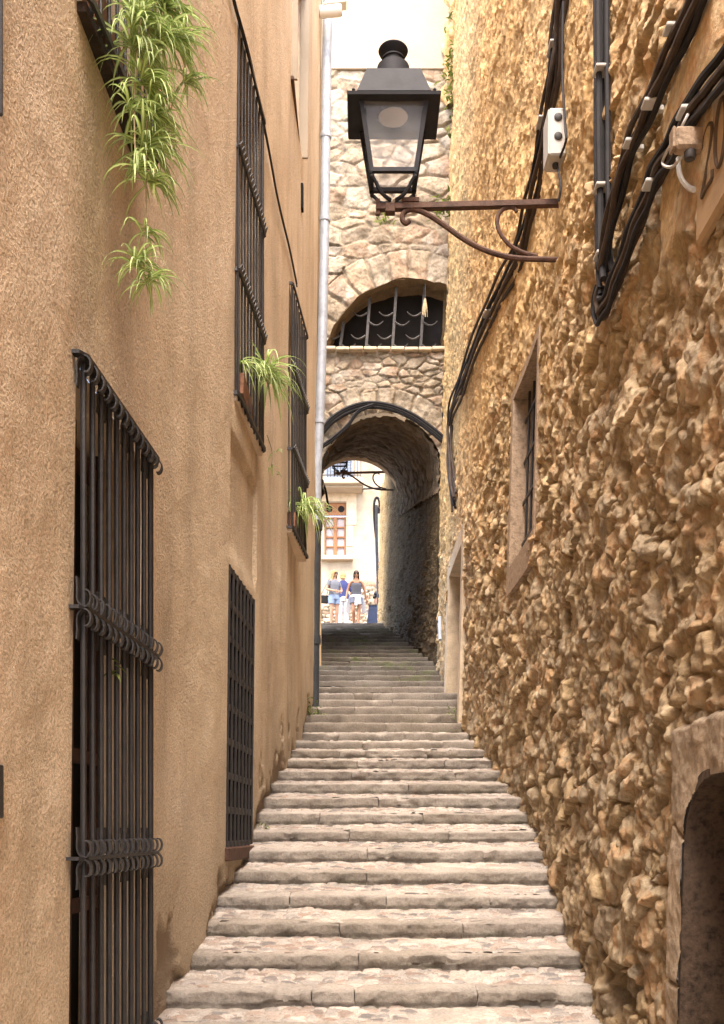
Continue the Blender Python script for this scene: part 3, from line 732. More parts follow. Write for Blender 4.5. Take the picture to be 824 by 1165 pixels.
# ------------------------------------------------------------------ stairs
stairs = empty('stairs', P(.2, 4.05, -1.627), kind='structure')
for si, (z0, h0, dz, rise, sl) in enumerate(steps):
    near = z0 < 12
    arch_shade = 1-.6*float(sst(15.5, 18.5, z0)*(1-sst(23.5, 26, z0)))  # steps beneath the arch coloured darker, as painted shade
    xl = float(XL(z0, h0))-.16; xr = float(XR(z0, h0))+.22
    if z0 > 18: xl = min(xl, -.95)-(.3 if z0 > 20 else 0)
    dx = .013 if z0 < 8 else (.02 if z0 < 13 else .04)
    xs = np.arange(xl, xr+dx, dx)
    ed = .135+R.uniform(-.02, .04)                       # depth of the edge stones
    # tread behind the edge stones
    nd = 34 if z0 < 8 else (20 if near else 8)
    ts = np.linspace(0, 1, nd)
    XX, TT = np.meshgrid(xs, ts, indexing='ij')
    YY = z0+ed-.08+(dz-ed+.14)*TT
    hv, q, m = stones(XX+si*3.3, YY*1.0, .088, .062, 60+si, .3, .3, (.05, .22), .3)
    bare = sst(.06, .2, fbm(XX*1.6+si, YY*2.2, 3, 15))        # earth and mortar cover
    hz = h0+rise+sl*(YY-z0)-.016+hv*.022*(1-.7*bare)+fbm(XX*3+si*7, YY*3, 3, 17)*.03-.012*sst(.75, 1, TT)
    V = np.stack([XX, YY, hz+E], -1).reshape(-1, 3)
    so = fast_mesh('step', V, gridq(len(xs), nd), M['cobble'], stairs, cellattr(q, m*(1-.7*bare), np.clip(.62+hv*.4-.45*sst(.72, 1, TT), 0, 1)*arch_shade))
    # edge stones: 2 to 4 long blocks per step
    cuts = [xl]; nb = R.choice([2, 3, 3, 4]) if z0 < 20 else 2
    for k in range(1, nb): cuts.append(xl+(xr-xl)*(k/nb+R.uniform(-.10, .10)))
    cuts.append(xr)
    for k in range(nb):
        a, b = cuts[k]+.003, cuts[k+1]-.003
        n = max(4, int((b-a)/(.014 if z0 < 8 else (.022 if near else .05)))); xb = np.linspace(a, b, n)
        prof = []                                       # (offset along +y, height, roundness)
        nr = 9 if near else 4
        for t in np.linspace(-.3, .80, nr): prof.append((0, rise*t))
        for t in np.linspace(.2, 1, 5 if near else 2): an = t*math.pi/2; rd = .010; prof.append((rd*(1-math.cos(an)), rise-rd+rd*math.sin(an)))
        for t in np.linspace(.05, ed, 9 if near else 3): prof.append((t, rise+sl*t))
        prof.append((ed+.005, rise-.05))
        prof = np.array(prof)
        XB, K = np.meshgrid(xb, np.arange(len(prof)), indexing='ij')
        oy = prof[:, 0][K]; oz = prof[:, 1][K]
        sd = si*13+k*5
        wob = fbm(XB*2.2+sd, oz*2, 3, 21)*.05+fbm(XB*14+sd, oz*18+oy*14, 4, 22)*.045
        wear = fbm(XB*1.6+sd*2, XB*0+.3, 3, 23)*.026+fbm(XB*16+sd, oy*14, 3, 24)*.014
        front = (oy < .03)
        und = np.where(oz < rise*.25, .012, 0)
        endr = np.exp(-np.minimum(XB-a, b-XB)/.025)*.009
        chip = sst(.2, .30, fbm(XB*5+sd, XB*0+oz*3, 3, 26))*.022
        Y = z0+oy+np.where(front, wob+und+endr+chip, wob*(1-np.clip(oy/ed, 0, 1))*.4)
        H = h0+oz+np.where(oz > rise*.5, wear-endr*.8-chip*front, 0)
        V = np.stack([XB, Y, H+E], -1).reshape(-1, 3)
        tint = np.full(XB.shape, R.random())
        V2 = fast_mesh('edge_stone', V, gridq(n, len(prof)), M['kerb'], so, cellattr(np.clip(tint+fbm(XB*3, oz*3, 3, 1)*.4, 0, 1), np.ones_like(XB), np.clip(np.where(front, (.42+oz/rise*.22)*arch_shade**2, .85*arch_shade)+0*XB, 0, 1)))  # riser fronts darker than tops: light from above painted into the stone
core = []; cf = []
for (z0, h0, dz, rise, sl) in steps:
    for zz_, hh_ in ((z0+.07, h0-.10), (z0+.07, h0+rise-.07), (z0+dz+.06, h0+rise+sl*dz-.07)):
        core += [P(-2.2, zz_, hh_), P(2.2, zz_, hh_)]
for i in range(len(core)//2-1): cf.append((2*i, 2*i+1, 2*i+3, 2*i+2))
mb = MB(); mb.add(core, cf); mb.build('stair_core', M['ground'], stairs)
# ground: lower landing, upper sloping square
mb = MB(); mb.add([P(-80, -80, -1.632), P(80, -80, -1.632), P(80, 4.3, -1.632), P(-80, 4.3, -1.632)], [(0, 1, 2, 3)])
tag(mb.build('ground', M['ground']), kind='structure')
ys = np.linspace(ZT-.05, 60, 130); xs = np.linspace(-9, 6, 120); XX, YY = np.meshgrid(xs, ys, indexing='ij')
hz = np.interp(YY, [ZT-.1, ZT+.2, 33, 36, 60], [HT-.02, HT, 6.55, 7.05, 7.3])+fbm(XX*1.5, YY*1.5, 3, 4)*.05+np.clip(-XX-.9, 0, 3)*.12
hv, q, m = stones(XX, YY, .25, .2, 77, .3, .3)
fast_mesh('pavement', np.stack([XX, YY, hz+hv*.02+E], -1).reshape(-1, 3), gridq(len(xs), len(ys)), M['cobble'], None, cellattr(q, m, np.clip(.6+hv*.3, 0, 1)))['kind'] = 'structure'
def GP(x, y): return float(np.interp(y, [ZT-.1, ZT+.2, 33, 36, 60], [HT-.02, HT, 6.55, 7.05, 7.3])+max(0, -x-.9)*.12)

# ------------------------------------------------------------------ far house and retaining wall
FZ = 37.0; fs_ = F/FZ
far = empty('cream_house', P(0, FZ, 7.1), 'sunlit cream rendered house closing the top of the lane, with a brown casement and balcony', 'house')
fx = lambda px: (px-HX)/fs_
fh = lambda py: (HY-py)/fs_
wx0, wx1, wh0, wh1 = fx(368.5), fx(394.5), fh(633), fh(571)
def sheet(mb, x0, x1, h0, h1, y): mb.add([P(x0, y, h0), P(x1, y, h0), P(x1, y, h1), P(x0, y, h1)], [(0, 1, 2, 3)])
mb = MB(); dx0, dx1, dh0, dh1 = fx(370), fx(402), fh(553), fh(470)
xsb = [-7, wx0, wx1, 5]
sheet(mb, -7, 5, 6.5, wh0, FZ); sheet(mb, -7, wx0, wh0, wh1, FZ); sheet(mb, wx1, 5, wh0, wh1, FZ); sheet(mb, -7, 5, wh1, dh0, FZ)
sheet(mb, -7, dx0, dh0, dh1, FZ); sheet(mb, dx1, 5, dh0, dh1, FZ); sheet(mb, -7, 5, dh1, 20, FZ)
mb.add([P(-7, FZ, 6.5), P(-7, FZ+6, 6.5), P(-7, FZ+6, 20), P(-7, FZ, 20)], [(0, 1, 2, 3)])
mb.build('wall', M['far_cream'], far)
mb = MB(); mb.box(P(-1, FZ+2.8, 20.1), (12.6, 6.6, .25), bev=.03); mb.build('roof', M['clay'], far)
mb = MB(); mb.ring(rect(wx0+.02, wx1-.02, wh0+.02, wh1-.02, 2), rect(wx0-.01, wx1+.01, wh0-.01, wh1+.01, 2), lambda u, v, d: P(u, FZ+d, v), -.006, .3)
fw = mb.build('window', M['far_cream'], far)
mb = MB(); wm = (wx0+wx1)/2; tr = fh(587); d = FZ+.12
for x in (wx0+.045, wm, wx1-.045): mb.box(P(x, d, (wh0+tr)/2), (.085 if x != wm else .13, .06, tr-wh0), bev=.008)
for k in range(5): mb.box(P(wm, d+.004, wh0+.03+(tr-wh0-.06)*k/4), (wx1-wx0-.02, .045, .055), bev=.005)
mb.build('casement', M['wood'], fw)
mb = MB(); mb.box(P(wm, d-.005, (tr+wh1)/2+.03), (wx1-wx0, .07, wh1-tr-.02), bev=.008); tp = mb.build('transom_panel', M['wood'], fw)
for s in (-1, 1):
    mb = MB(); mb.lathe(P(wm+s*.22, d-.032, (tr+wh1)/2+.02), [(.11, -.012), (.12, -.004), (.12, .012)], 18, Matrix.Rotation(math.pi/2, 3, 'X')); mb.build('vent_hole', M['dark'], tp)
mb = MB(); sheet(mb, wx0, wx1, wh0, tr, FZ+.17); mb.build('curtain', M['curtain'], fw)
mb = MB(); mb.box(P(wm+.05, FZ-.08, wh0-.09), (1.2, .3, .16), bev=.02); mb.build('sill', M['cream'], fw)
mb = MB(); mb.box(P(wx1+.18, FZ-.012, wh1-.2), (.36, .03, 1.3), bev=.005); mb.box(P(wx1+.12, FZ-.011, wh1-1.25), (.24, .03, .75), bev=.005); mb.box(P(wm, FZ-.013, wh1+.2), (1.25, .03, .36), bev=.005); mb.build('window_trim', M['pale_dressed'], fw)
# balcony
by = fh(556); bx1 = fx(413.5)
mb = MB(); mb.box(P((bx1-4)/2, FZ-.45, by), (bx1+4, .9, .2), bev=.02); mb.box(P((bx1-4)/2, FZ-.35, by-.14), (bx1+3.9, .7, .08), bev=.01)
bal = mb.build('balcony', M['cream'], far)
mb = MB(); mb.bar(P(-4, FZ-.85, by+1.05), P(bx1-.08, FZ-.85, by+1.05), .05, .04); mb.bar(P(-4, FZ-.85, by+.2), P(bx1-.08, FZ-.85, by+.2), .03, .03); mb.bar(P(bx1-.08, FZ-.85, by+1.05), P(bx1-.08, FZ, by+1.05), .04)
x = -4
while x < bx1: mb.tube([P(x, FZ-.85, by+.1), P(x, FZ-.85, by+1.05)], .014, 5); x += .12
mb.build('railing', M['iron'], bal)
mb = MB(); mb.box(P((dx0+dx1)/2, FZ+.08, (dh0+dh1)/2), (dx1-dx0, .06, dh1-dh0), bev=.01)
for k in range(22): mb.box(P((dx0+dx1)/2, FZ+.04, dh0+.15+k*.11), (dx1-dx0-.12, .03, .07), Matrix.Rotation(.4, 3, 'X'))
mb.build('balcony_door', M['bluegrey'], far)
# low rubble wall
xs = np.arange(-3.5, 2.2, .022); hs = np.linspace(-.3, 1, 70); XX, TT = np.meshgrid(xs, hs, indexing='ij')
topl = 7.05+1.30+np.interp(XX, [-3, -1.6, -.9, -.3, .2, 2], [-.45, -.42, -.2, .45, .55, .55])+fbm(XX*3, XX*0, 3, 5)*.18
HB = 6.9+(topl-6.9)*np.clip(TT, -.2, 1); hv, q, m = stones(XX, HB, .24, .13, 88, .35, .35, (.03, .22), .8)
RW = 35.9
fast_mesh('retaining_wall', np.stack([XX, RW-hv*.1-fbm(XX*8, HB*8, 3, 6)*.04+sst(.93, 1, TT)*.25, HB+E], -1).reshape(-1, 3), gridq(len(xs), len(hs)), M['pale_stone'], None, cellattr(q, m, np.clip(.25+hv*.8, 0, 1)))
tag(bpy.data.objects['retaining_wall'], 'low dry stone rubble wall below the cream house, behind the walking people', 'wall')
mb = MB(); mb.box(P(-.6, RW+.6, 7.3), (5.6, .9, 1.1)); mb.build('backfill', M['dressed'], bpy.data.objects['retaining_wall'])
# boulder set on top of it
mb = MB()
nn = 14
vs = []
fsx = []
for i in range(nn+1):
    for j in range(nn*2):
        a = math.pi*i/nn; b_ = math.pi*j/nn; r = 1+.25*(float(vn(np.array(a*2.1), np.array(b_*1.3), 5))-.5)
        vs.append(P(.18+.50*r*math.sin(a)*math.cos(b_), RW+.08+.22*r*math.sin(a)*math.sin(b_), 8.82+.24*r*math.cos(a)))
for i in range(nn):
    for j in range(nn*2): fsx.append((i*nn*2+j, i*nn*2+(j+1) % (nn*2), (i+1)*nn*2+(j+1) % (nn*2), (i+1)*nn*2+j))
mb.add(vs, fsx); tag(mb.build('boulder', M['dressed'], None, True), 'large grey rounded stone lying on top of the low rubble wall', 'stone')

# ------------------------------------------------------------------ pipes
def joint(mb, p, r, hgt): mb.lathe(p, [(r*.98, -hgt/2), (r*1.16, -hgt/2+.004), (r*1.2, 0), (r*1.16, hgt/2-.004), (r*.98, hgt/2)], 16)
pz = 14.9
pt = lambda px, py: at(px, py, pz)
pipe = empty('drainpipe', pt(357, 832), 'tall drainpipe at the far end of the tan house, galvanised above, dark iron below', 'drainpipe')
up_path = [pt(374.5, -40), pt(372, 60), pt(369.5, 250), pt(366.5, 390), pt(363.5, 480), pt(360.5, 540), pt(359.5, 600)]
mb = MB(); mb.tube(bez(up_path, 6), .072, 14); mb.build('upper_pipe', M['galv'], pipe, True)
mb = MB(); mb.tube([pt(359.6, 596), pt(358.8, 640), pt(357.4, 740), pt(356.6, 834)], .082, 14)
mb.build('lower_pipe', M['castiron'], pipe, True)
for py, px in ((155, 371), (250, 369.7), (480, 363.6)):
    mb = MB(); joint(mb, pt(px, py), .072, .07); mb.build('collar', M['galv'], pipe, True)
for py, px in ((598, 359.6), (728, 357.7)):
    mb = MB(); joint(mb, pt(px, py), .082, .14); mb.build('collar', M['castiron'], pipe, True)
fpz = 28.3
p2 = empty('drainpipe', at(438, 713, fpz), 'thin blue grey downpipe at the end of the passage wall, beside the people', 'drainpipe')
mb = MB(); mb.tube(bez([at(428.5, 575, fpz), at(428.5, 612, fpz), at(430, 660, fpz), at(431.5, 716, fpz)], 6), .046, 10); mb.build('pipe', M['cable_grey'], p2, True)
mb = MB(); mb.tube(bez([at(428, 612, fpz), at(426, 590, fpz), at(426, 572, fpz), at(429, 566, fpz), at(432, 572, fpz), at(431, 584, fpz)], 6), .035, 8); mb.build('cable_loop', M['cable'], p2, True)
# ------------------------------------------------------------------ security camera
cz = 14.6
cp = at(374, 12, cz)
cam_ = empty('security_camera', at(362, 14, cz), 'small white tubular camera fixed high beside the galvanised pipe', 'camera')
ax = Matrix.Rotation(math.radians(84), 3, 'Y')
mb = MB(); mb.lathe(at(363, 14, cz), [(.02, 0), (.075, .01), (.08, .03), (.08, .30), (.07, .33), (.03, .335)], 18, ax); mb.build('body', M['white'], cam_, True)
mb = MB(); mb.box(at(381, 8, cz)+Vector((.0, 0, .01)), (.34, .17, .02), Matrix.Rotation(math.radians(-6), 3, 'Y'), .006); mb.build('hood', M['white'], cam_)
mb = MB(); mb.lathe(at(389, 12, cz)+Vector((-.015, 0, -.01)), [(.0, 0), (.055, .001), (.055, .012), (.0, .016)], 16, ax); mb.build('lens', M['black'], cam_, True)
mb = MB(); mb.box(at(361, 14, cz), (.06, .12, .14), bev=.01); mb.build('bracket', M['white'], cam_)

# ------------------------------------------------------------------ street lamp
mount = on_right(640, 232); lz = mount.y; ls = F/lz
def lp(px, py, dy=0): return Vector(((px-HX)/ls, lz+dy, (HY-py)/ls+E))
lamp = empty('street_lamp', mount, 'black four sided lantern on a rusty scrolled bracket fixed to the rubble house', 'street lamp')
lx = 447.5
k = 1/ls                                  # metres per photo pixel at the lamp
def frust(mb, w0, py0, w1, py1):
    a, b = w0*k/2, w1*k/2; c = lp(lx, py0); d = lp(lx, py1)
    vs = [c+Vector((sx*a, sy*a, 0)) for sx, sy in ((-1, -1), (1, -1), (1, 1), (-1, 1))]+[d+Vector((sx*b, sy*b, 0)) for sx, sy in ((-1, -1), (1, -1), (1, 1), (-1, 1))]
    mb.add(vs, [(3, 2, 1, 0), (4, 5, 6, 7), (0, 1, 5, 4), (1, 2, 6, 5), (2, 3, 7, 6), (3, 0, 4, 7)])
DF = .72                                  # the lantern is a little shallower than wide
def lc(sx, sy, hw, py):                    # corner of a level whose front edge shows at row py
    hd = hw*k*DF; zf = lz-hd
    return Vector(((lx-HX)*lz/F+sx*hw*k, lz+sy*hd, (HY-py)*zf/F+E))
Q4 = ((-1, -1), (1, -1), (1, 1), (-1, 1))
def fr(mb, w0, p0, w1, p1):
    mb.add([lc(a, b, w0, p0) for a, b in Q4]+[lc(a, b, w1, p1) for a, b in Q4], [(3, 2, 1, 0), (4, 5, 6, 7), (0, 1, 5, 4), (1, 2, 6, 5), (2, 3, 7, 6), (3, 0, 4, 7)])
mb = MB(); fr(mb, 41, 102.5, 30, 77.5); mb.build('roof', M['lantern'], lamp)
mb = MB(); fr(mb, 51, 107, 52, 103); mb.build('cornice', M['lantern'], lamp)
c0 = Vector(((lx-HX)*lz/F, lz, lp(lx, 79.5).z))
mb = MB(); mb.lathe(c0, [(r*k, z*k*.70) for r, z in ((19, -25), (18.5, 2), (14, 5), (11.5, 8), (11.5, 14), (13, 15), (13, 17), (9.5, 19), (11, 22), (16, 27), (17, 30), (16, 32), (10, 34), (2, 34.5))], 24); mb.build('chimney', M['lantern'], lamp, True)
for s_x in (-1, 1):
    mb = MB(); mb.lathe(lc(s_x*.88, -.9, 51, 103), [(2*k, -1*k), (2.2*k, 1*k), (1*k, 2*k), (1.9*k, 3.5*k), (1.4*k, 5*k), (.2*k, 5.5*k)], 10); mb.build('finial', M['lantern'], lamp, True)
T0, T1, B0, B1 = 36.5, 111, 24.5, 195
bt = lambda a, b, t: lc(a, b, T0, T1).lerp(lc(a, b, B0, B1), t)
mb = MB()
for a, b in Q4: mb.bar(bt(a, b, 0), bt(a, b, 1), 4.8*k, 4.8*k, Vector((0, 1, 0)))
for t in (.02, .985):
    for i in range(4): mb.bar(bt(*Q4[i], t), bt(*Q4[(i+1) % 4], t), 5.2*k, 4.4*k)
mb.build('frame', M['lantern'], lamp)
for i in range(4):
    mb = MB(); a, b = Q4[i], Q4[(i+1) % 4]; mb.add([bt(*a, 0), bt(*b, 0), bt(*b, .98), bt(*a, .98)], [(0, 1, 2, 3)]); mb.build('pane', M['glass'], lamp)
mb = MB(); fr(mb, 34, 112, 34, 110); rf = mb.build('reflector', M['box'], lamp)
mb = MB(); mb.lathe(Vector((c0.x, lz, lc(0, 0, 34, 112).z)), [(20*k, 0), (20*k, -1.5*k), (17*k, -4*k), (9*k, -6*k), (0.5*k, -6.5*k)], 20); mb.build('bulb_dome', M['box'], rf, True)
zb = bt(-1, -1, 1).z; za = lp(lx, 229).z
mb = MB()
for a, b in Q4:
    e = bt(a, b, 1); x_, y_ = e.x-c0.x, e.y-lz
    mb.lathe(e, [(2.2*k, 1*k), (2.6*k, -2*k), (1.5*k, -4*k), (2*k, -5.5*k), (.3*k, -8*k)], 8)
    mb.tube(bez([c0*0+Vector((c0.x+x_*q, lz+y_*q, zb+(za-zb)*t)) for q, t in ((.98, .0), (.96, .22), (.80, .45), (.66, .70), (.45, .90), (.12, 1.0))], 4), 2.2*k, 6)
mb.build('base_cage', M['lantern'], lamp)
mb = MB(); mb.add([bt(a, b, .975) for a, b in Q4], [(0, 1, 2, 3)]); mb.build('bottom_glass', M['glass'], lamp)
# bracket
mb = MB(); mb.bar(lp(428, 236.5), lp(645, 231), 8*k, 6*k, Vector((0, 0, 1)))
mb.bar(lp(430, 227, -.0), lp(430, 244, 0), 4.5*k, 4.5*k, Vector((0, 1, 0))); mb.lathe(lp(430, 246), [(1*k, 0), (2.6*k, 1*k), (2.6*k, 3*k), (1*k, 4*k)], 8)
mb.box(lp(467, 229), (20*k, 9*k, 5*k), bev=.003); mb.box(lp(444, 238), (11*k, 10*k, 10*k), bev=.003)
arm = mb.build('bracket_arm', M['rust'], lamp)
mb = MB()
pth = [(459, 250), (463, 253), (467, 249), (464, 243), (458, 241), (456, 246)][::-1]
pth = [(466, 251), (462, 254), (458, 250), (459, 243), (466, 238.5), (478, 240), (492, 247), (508, 258), (526, 271), (546, 282), (568, 290), (590, 294), (615, 295), (638, 295.5)]
mb.tube(bez([lp(*p) for p in pth], 6), 3.1*k, 8); mb.build('brace', M['rust'], lamp, True)
mb = MB(); pth = [(580, 241), (584, 238), (588, 236), (578, 236), (570, 240), (566, 249), (567, 260), (573, 271), (583, 281), (597, 288), (612, 291.5)][3:]
mb.tube(bez([lp(588, 241), lp(585, 236.5)]+[lp(*p) for p in pth], 6), 2.5*k, 8); mb.build('scroll', M['rust'], lamp, True)
mb = MB(); mb.box(lp(641, 231)+Vector((.03, 0, 0)), (.06, .12, .12), bev=.008); mb.box(lp(640, 295.5)+Vector((.03, 0, 0)), (.06, .1, .1), bev=.008); mb.build('wall_plate', M['rust'], lamp)
# its twin beyond the arch
l2 = copy_tree(lamp); zz = 24.6; hh = (HY-537)*zz/F
l2.location = P(float(XR(zz, hh))-.0, zz, hh)
l2['label'] = 'second lantern bracket seen small and dark under the arch, in front of the cream house'

# ------------------------------------------------------------------ cables and boxes on the right wall
def bundle(name, label, pts, n, r, spread, mat, clips=(), cat='cables', off=.05, clipmat='box', seed=1, wave=.28):
    rr = random.Random(seed); base = bez([on_right(*p, off) if len(p) == 2 else p[2] for p in pts], 8)
    root = empty(name, base[-1], label, cat)
    for i in range(n):
        ph = rr.random()*6.28; oy = (i-(n-1)/2)*spread*1.5; ox = ((i % 2)-.5)*spread*1.1+rr.uniform(-.2, .2)*spread
        pth = []
        for j, p in enumerate(base):
            t = (base[min(j+1, len(base)-1)]-base[max(j-1, 0)]).normalized(); sd = t.cross(Vector((1, 0, 0)))
            if sd.length < .1: sd = Vector((0, 1, 0))
            sd.normalize(); w = wave*spread*math.sin(j*.35+ph)
            pth.append(p+sd*(oy+w)+Vector((ox+wave*spread*math.cos(j*.5+ph), 0, 0)))
        mb = MB(); mb.tube(pth, r*rr.uniform(.8, 1.2), 7); mb.build('cable', M[mat] if rr.random() < .75 else M['cable'], root, True)
    for c in clips:
        p = on_right(*c, off); mb = MB(); w = n*spread*.8
        mb.box(p+Vector((-.01, 0, 0)), (.05+2*r, w, .018), bev=.004); mb.box(p+Vector((.03, w*.5, 0)), (.05, .025, .026), bev=.003); mb.build('clip', M[clipmat], root)
    return root
bundle('cable_bundle', 'straight vertical bundle of four black conduits with grey clips on the rubble wall', [(684, -40), (684.5, 60), (685, 160), (686, 240), (687, 295), (690, 322)], 4, .016, .032, 'cable', [(686, 80), (686.5, 214), (687, 291)], off=.06, seed=3, wave=.04)
bundle('cable_bundle', 'dusty diagonal cable strand crossing down left to the vertical conduits, upper of two', [(806, -30), (788, 15), (760, 75), (735, 130), (714, 180), (697, 245), (686, 305)], 4, .017, .022, 'cable_dusty', [(770, 33), (744, 118), (722, 163)], off=.07, seed=4)
bundle('cable_bundle', 'thick sagging cable strand rising to the right edge beside the number plaque', [(842, 55), (815, 92), (792, 120), (770, 160), (752, 190), (737, 225), (720, 268), (705, 310), (693, 340), (684, 355), (681, 345), (683, 325)], 5, .0155, .020, 'cable_dusty', [(745, 210), (786, 128)], off=.07, seed=5)
bundle('cable_bundle', 'long dark cable strand running down the rubble wall from above the lamp to the arch', [(642, -40), (634, 30), (628, 90), (615, 170), (603, 232), (588, 290), (568, 330), (545, 380), (525, 435), (513, 470), (511, 500), (513, 540), (517, 572)], 6, .017, .038, 'cable_dusty', [(631, 55), (618, 140), (556, 357)], off=.06, seed=6)
mb = MB()
root = empty('cable', on_right(632, 130, .05), 'thin single black cable dropping past the grey junction box to the lamp arm', 'cable')
mb = MB(); mb.tube(bez([on_right(641, 2, .07), on_right(640, 80, .07), on_right(643, 140, .06), on_right(644, 160, .06), on_right(636, 182, .06)], 6), .010, 6); mb.tube(bez([on_right(634, 188, .07), on_right(638, 210, .07), on_right(636, 229, .08)], 6), .009, 6); mb.build('wire', M['cable'], root, True)
def jbox(px, py, w, hgt, label, mat, plugs=True):
    p = on_right(px, py, .09); root = empty('junction_box', p, label, 'junction box')
    mb = MB(); mb.box(p, (.13, w, hgt), bev=.012); mb.build('body', M[mat], root)
    mb = MB(); mb.box(p+Vector((-.069, 0, 0)), (.012, w*.94, hgt*.94), bev=.004); mb.build('lid', M[mat], root)
    for s in ((-1, 1) if plugs else ()):
        mb = MB(); mb.lathe(p+Vector((.0, -w/2-.001, s*hgt*.2+.03)), [(.030, 0), (.032, .005), (.024, .012), (.012, .015)], 14, Matrix.Rotation(math.pi/2, 3, 'X')); mb.build('gland', M['iron_grey'], root, True)
    mb = MB(); mb.lathe(p+Vector((0, .0, -hgt/2)), [(.02, -.03), (.024, -.02), (.024, .0)], 10); mb.build('gland', M['iron_grey'], root, True)
jbox(632, 160, .22, .36, 'pale grey junction box with round plugs above the lamp bracket', 'box')
jbox(785, 160, .06, .09, 'small square tan junction box with stray wires near the number plaque', 'dressed', False)
root = empty('cable', on_right(775, 190, .05), 'loose white flex curling beside the small tan junction box', 'cable')
mb = MB(); mb.tube(bez([on_right(783, 130, .10), on_right(775, 145, .12), on_right(760, 170, .12), on_right(754, 186, .12), on_right(764, 190, .12), on_right(775, 180, .11), on_right(780, 170, .10)], 6), .006, 6)
mb.tube(bez([on_right(772, 180, .08), on_right(774, 200, .08), on_right(782, 212, .06), on_right(790, 216, .05)], 6), .011, 6)
mb.build('wire', M['box'], root, True)
# cables over the arch
def wire(label, pts, r, mat='cable', n=1, name='cable', spread=.04):
    base = bez(pts, 8); root = empty(name, base[0], label, 'cable')
    for i in range(n):
        mb = MB(); mb.tube([p+Vector((0, -.01*i, spread*(i-(n-1)/2)*(.7+.2*math.sin(j*.12+i)))) for j, p in enumerate(base)], r, 6); mb.build('wire', M[mat], root, True)
az = AZ0-.10
wire('black cables draped along the front rim of the stone arch', [at(368, 490, az), at(378, 478, az), at(397, 466, az), at(420, 460.5, az), at(445, 464, az), at(470, 475, az), at(490, 489, az), at(505, 501, az)], .032, n=3, spread=.06)
wire('thin slanting cable across the left haunch of the stone arch', [at(367, 508, az), at(378, 500, az), at(395, 485, az), at(408, 468, az), at(425, 461, az-.04)], .022, n=2, spread=.05)
wire('slim dark conduit climbing the inner corner between arch house and rubble house', [at(517, 125, az), at(515.5, 200, az), at(514, 280, az), at(511, 350, az), at(507, 430, az), at(505.5, 475, az), at(508, 480, az)], .045)
wire('thin cable running over the upper tan stucco wall between two window cages', [on_left(262, -20, .02), on_left(268, 8, .02), on_left(285, 70, .02), on_left(304, 160, .02), on_left(317, 230, .02), on_left(330, 285, .02), on_left(338, 325, .02)], .008, n=2, spread=.04)
wire('thin cable strung across the cream house under its balcony', [P(fx(358), FZ-.2, fh(556)), P(fx(395), FZ-.2, fh(559)), P(fx(436), FZ-.2, fh(557))], .03)
wire('short loose cable hanging from the left springing of the arch', [at(367, 548, AZ1-.2), at(371, 560, AZ1-.2), at(374, 580, AZ1-.2)], .03)
root = empty('dried_fronds', at(483, 342, AZ0-.1), 'small pale bunch of dried fronds hanging from the half round window', 'dried plant')
mb = MB(); mb.tube([at(484, 322, AZ0-.02), at(484, 342, AZ0-.05)], .006, 5); mb.build('string', M['iron_grey'], root)
mb = MB()
for i in range(14):
    a = R.uniform(-.05, .05); b = R.uniform(-.06, .04); L = R.uniform(.2, .36); p = at(483.7, 340, AZ0-.05)
    mb.tube([p, p+Vector((a*.7, b*.3, -L*.5)), p+Vector((a, b, -L))], .018, 5, .006)
mb.build('fronds', M['dried'], root, True)
# number plaque
pc = on_right(813, 168, .035)
nrm = Vector((-1, 0, .03)).normalized()
plq = empty('house_number_plaque', pc, 'smooth plaster panel with the incised number 20 at the right edge', 'number plaque')
uY = Vector((0, -1, 0)); uZ = Vector((.028, 0, 1)).normalized()
mb = MB(); mb.box(pc+Vector((.022, -.03, 0)), (.05, .46, .54), Matrix.Rotation(.028, 3, 'Y'), .015); mb.build('panel', M['slate'], plq)
def st(pts, c): return [c+uY*u+uZ*v+Vector((-.006, 0, 0)) for u, v in pts]
mb = MB(); c = pc+uY*-.055
mb.tube(bez(st([(-.055, .07), (-.045, .105), (-.01, .125), (.03, .11), (.045, .07), (.02, .0), (-.03, -.075), (-.06, -.12), (-.01, -.115), (.055, -.12), (.06, -.09)], c), 5), .0085, 6)
c = pc+uY*.085; mb.tube(st([(.055*math.cos(t), .125*math.sin(t)) for t in np.linspace(0, 2*math.pi, 30)], c), .0085, 6); mb.build('digits', M['letter'], plq, True)
# meter box edge at the far left, mailbox-like dark plates cut by the frame
mb = MB(); p = on_left(-7, 900, .015); mb.box(p+Vector((0, 0, 0)), (.03, .10, .17), bev=.004); tag(mb.build('wall_plate', M['iron']), 'small dark metal plate on the tan wall at the left edge', 'plate')
mb = MB(); mb.tube([on_left(-1, y, .02) for y in (-30, 60, 130)], .012, 8); tag(mb.build('conduit', M['cable_grey'], None, True), 'dark vertical conduit on the tan wall at the upper left edge', 'conduit')
# thin rail and pipe stubs low on the right wall
root = empty('conduit', on_right(503, 730, .05), 'short pale pipe fixed low on the rubble wall just before the arch', 'conduit')
mb = MB(); mb.tube([on_right(500.5, 702, .09), on_right(501, 728, .09)], .03, 8); mb.build('pipe', M['galv'], root, True)

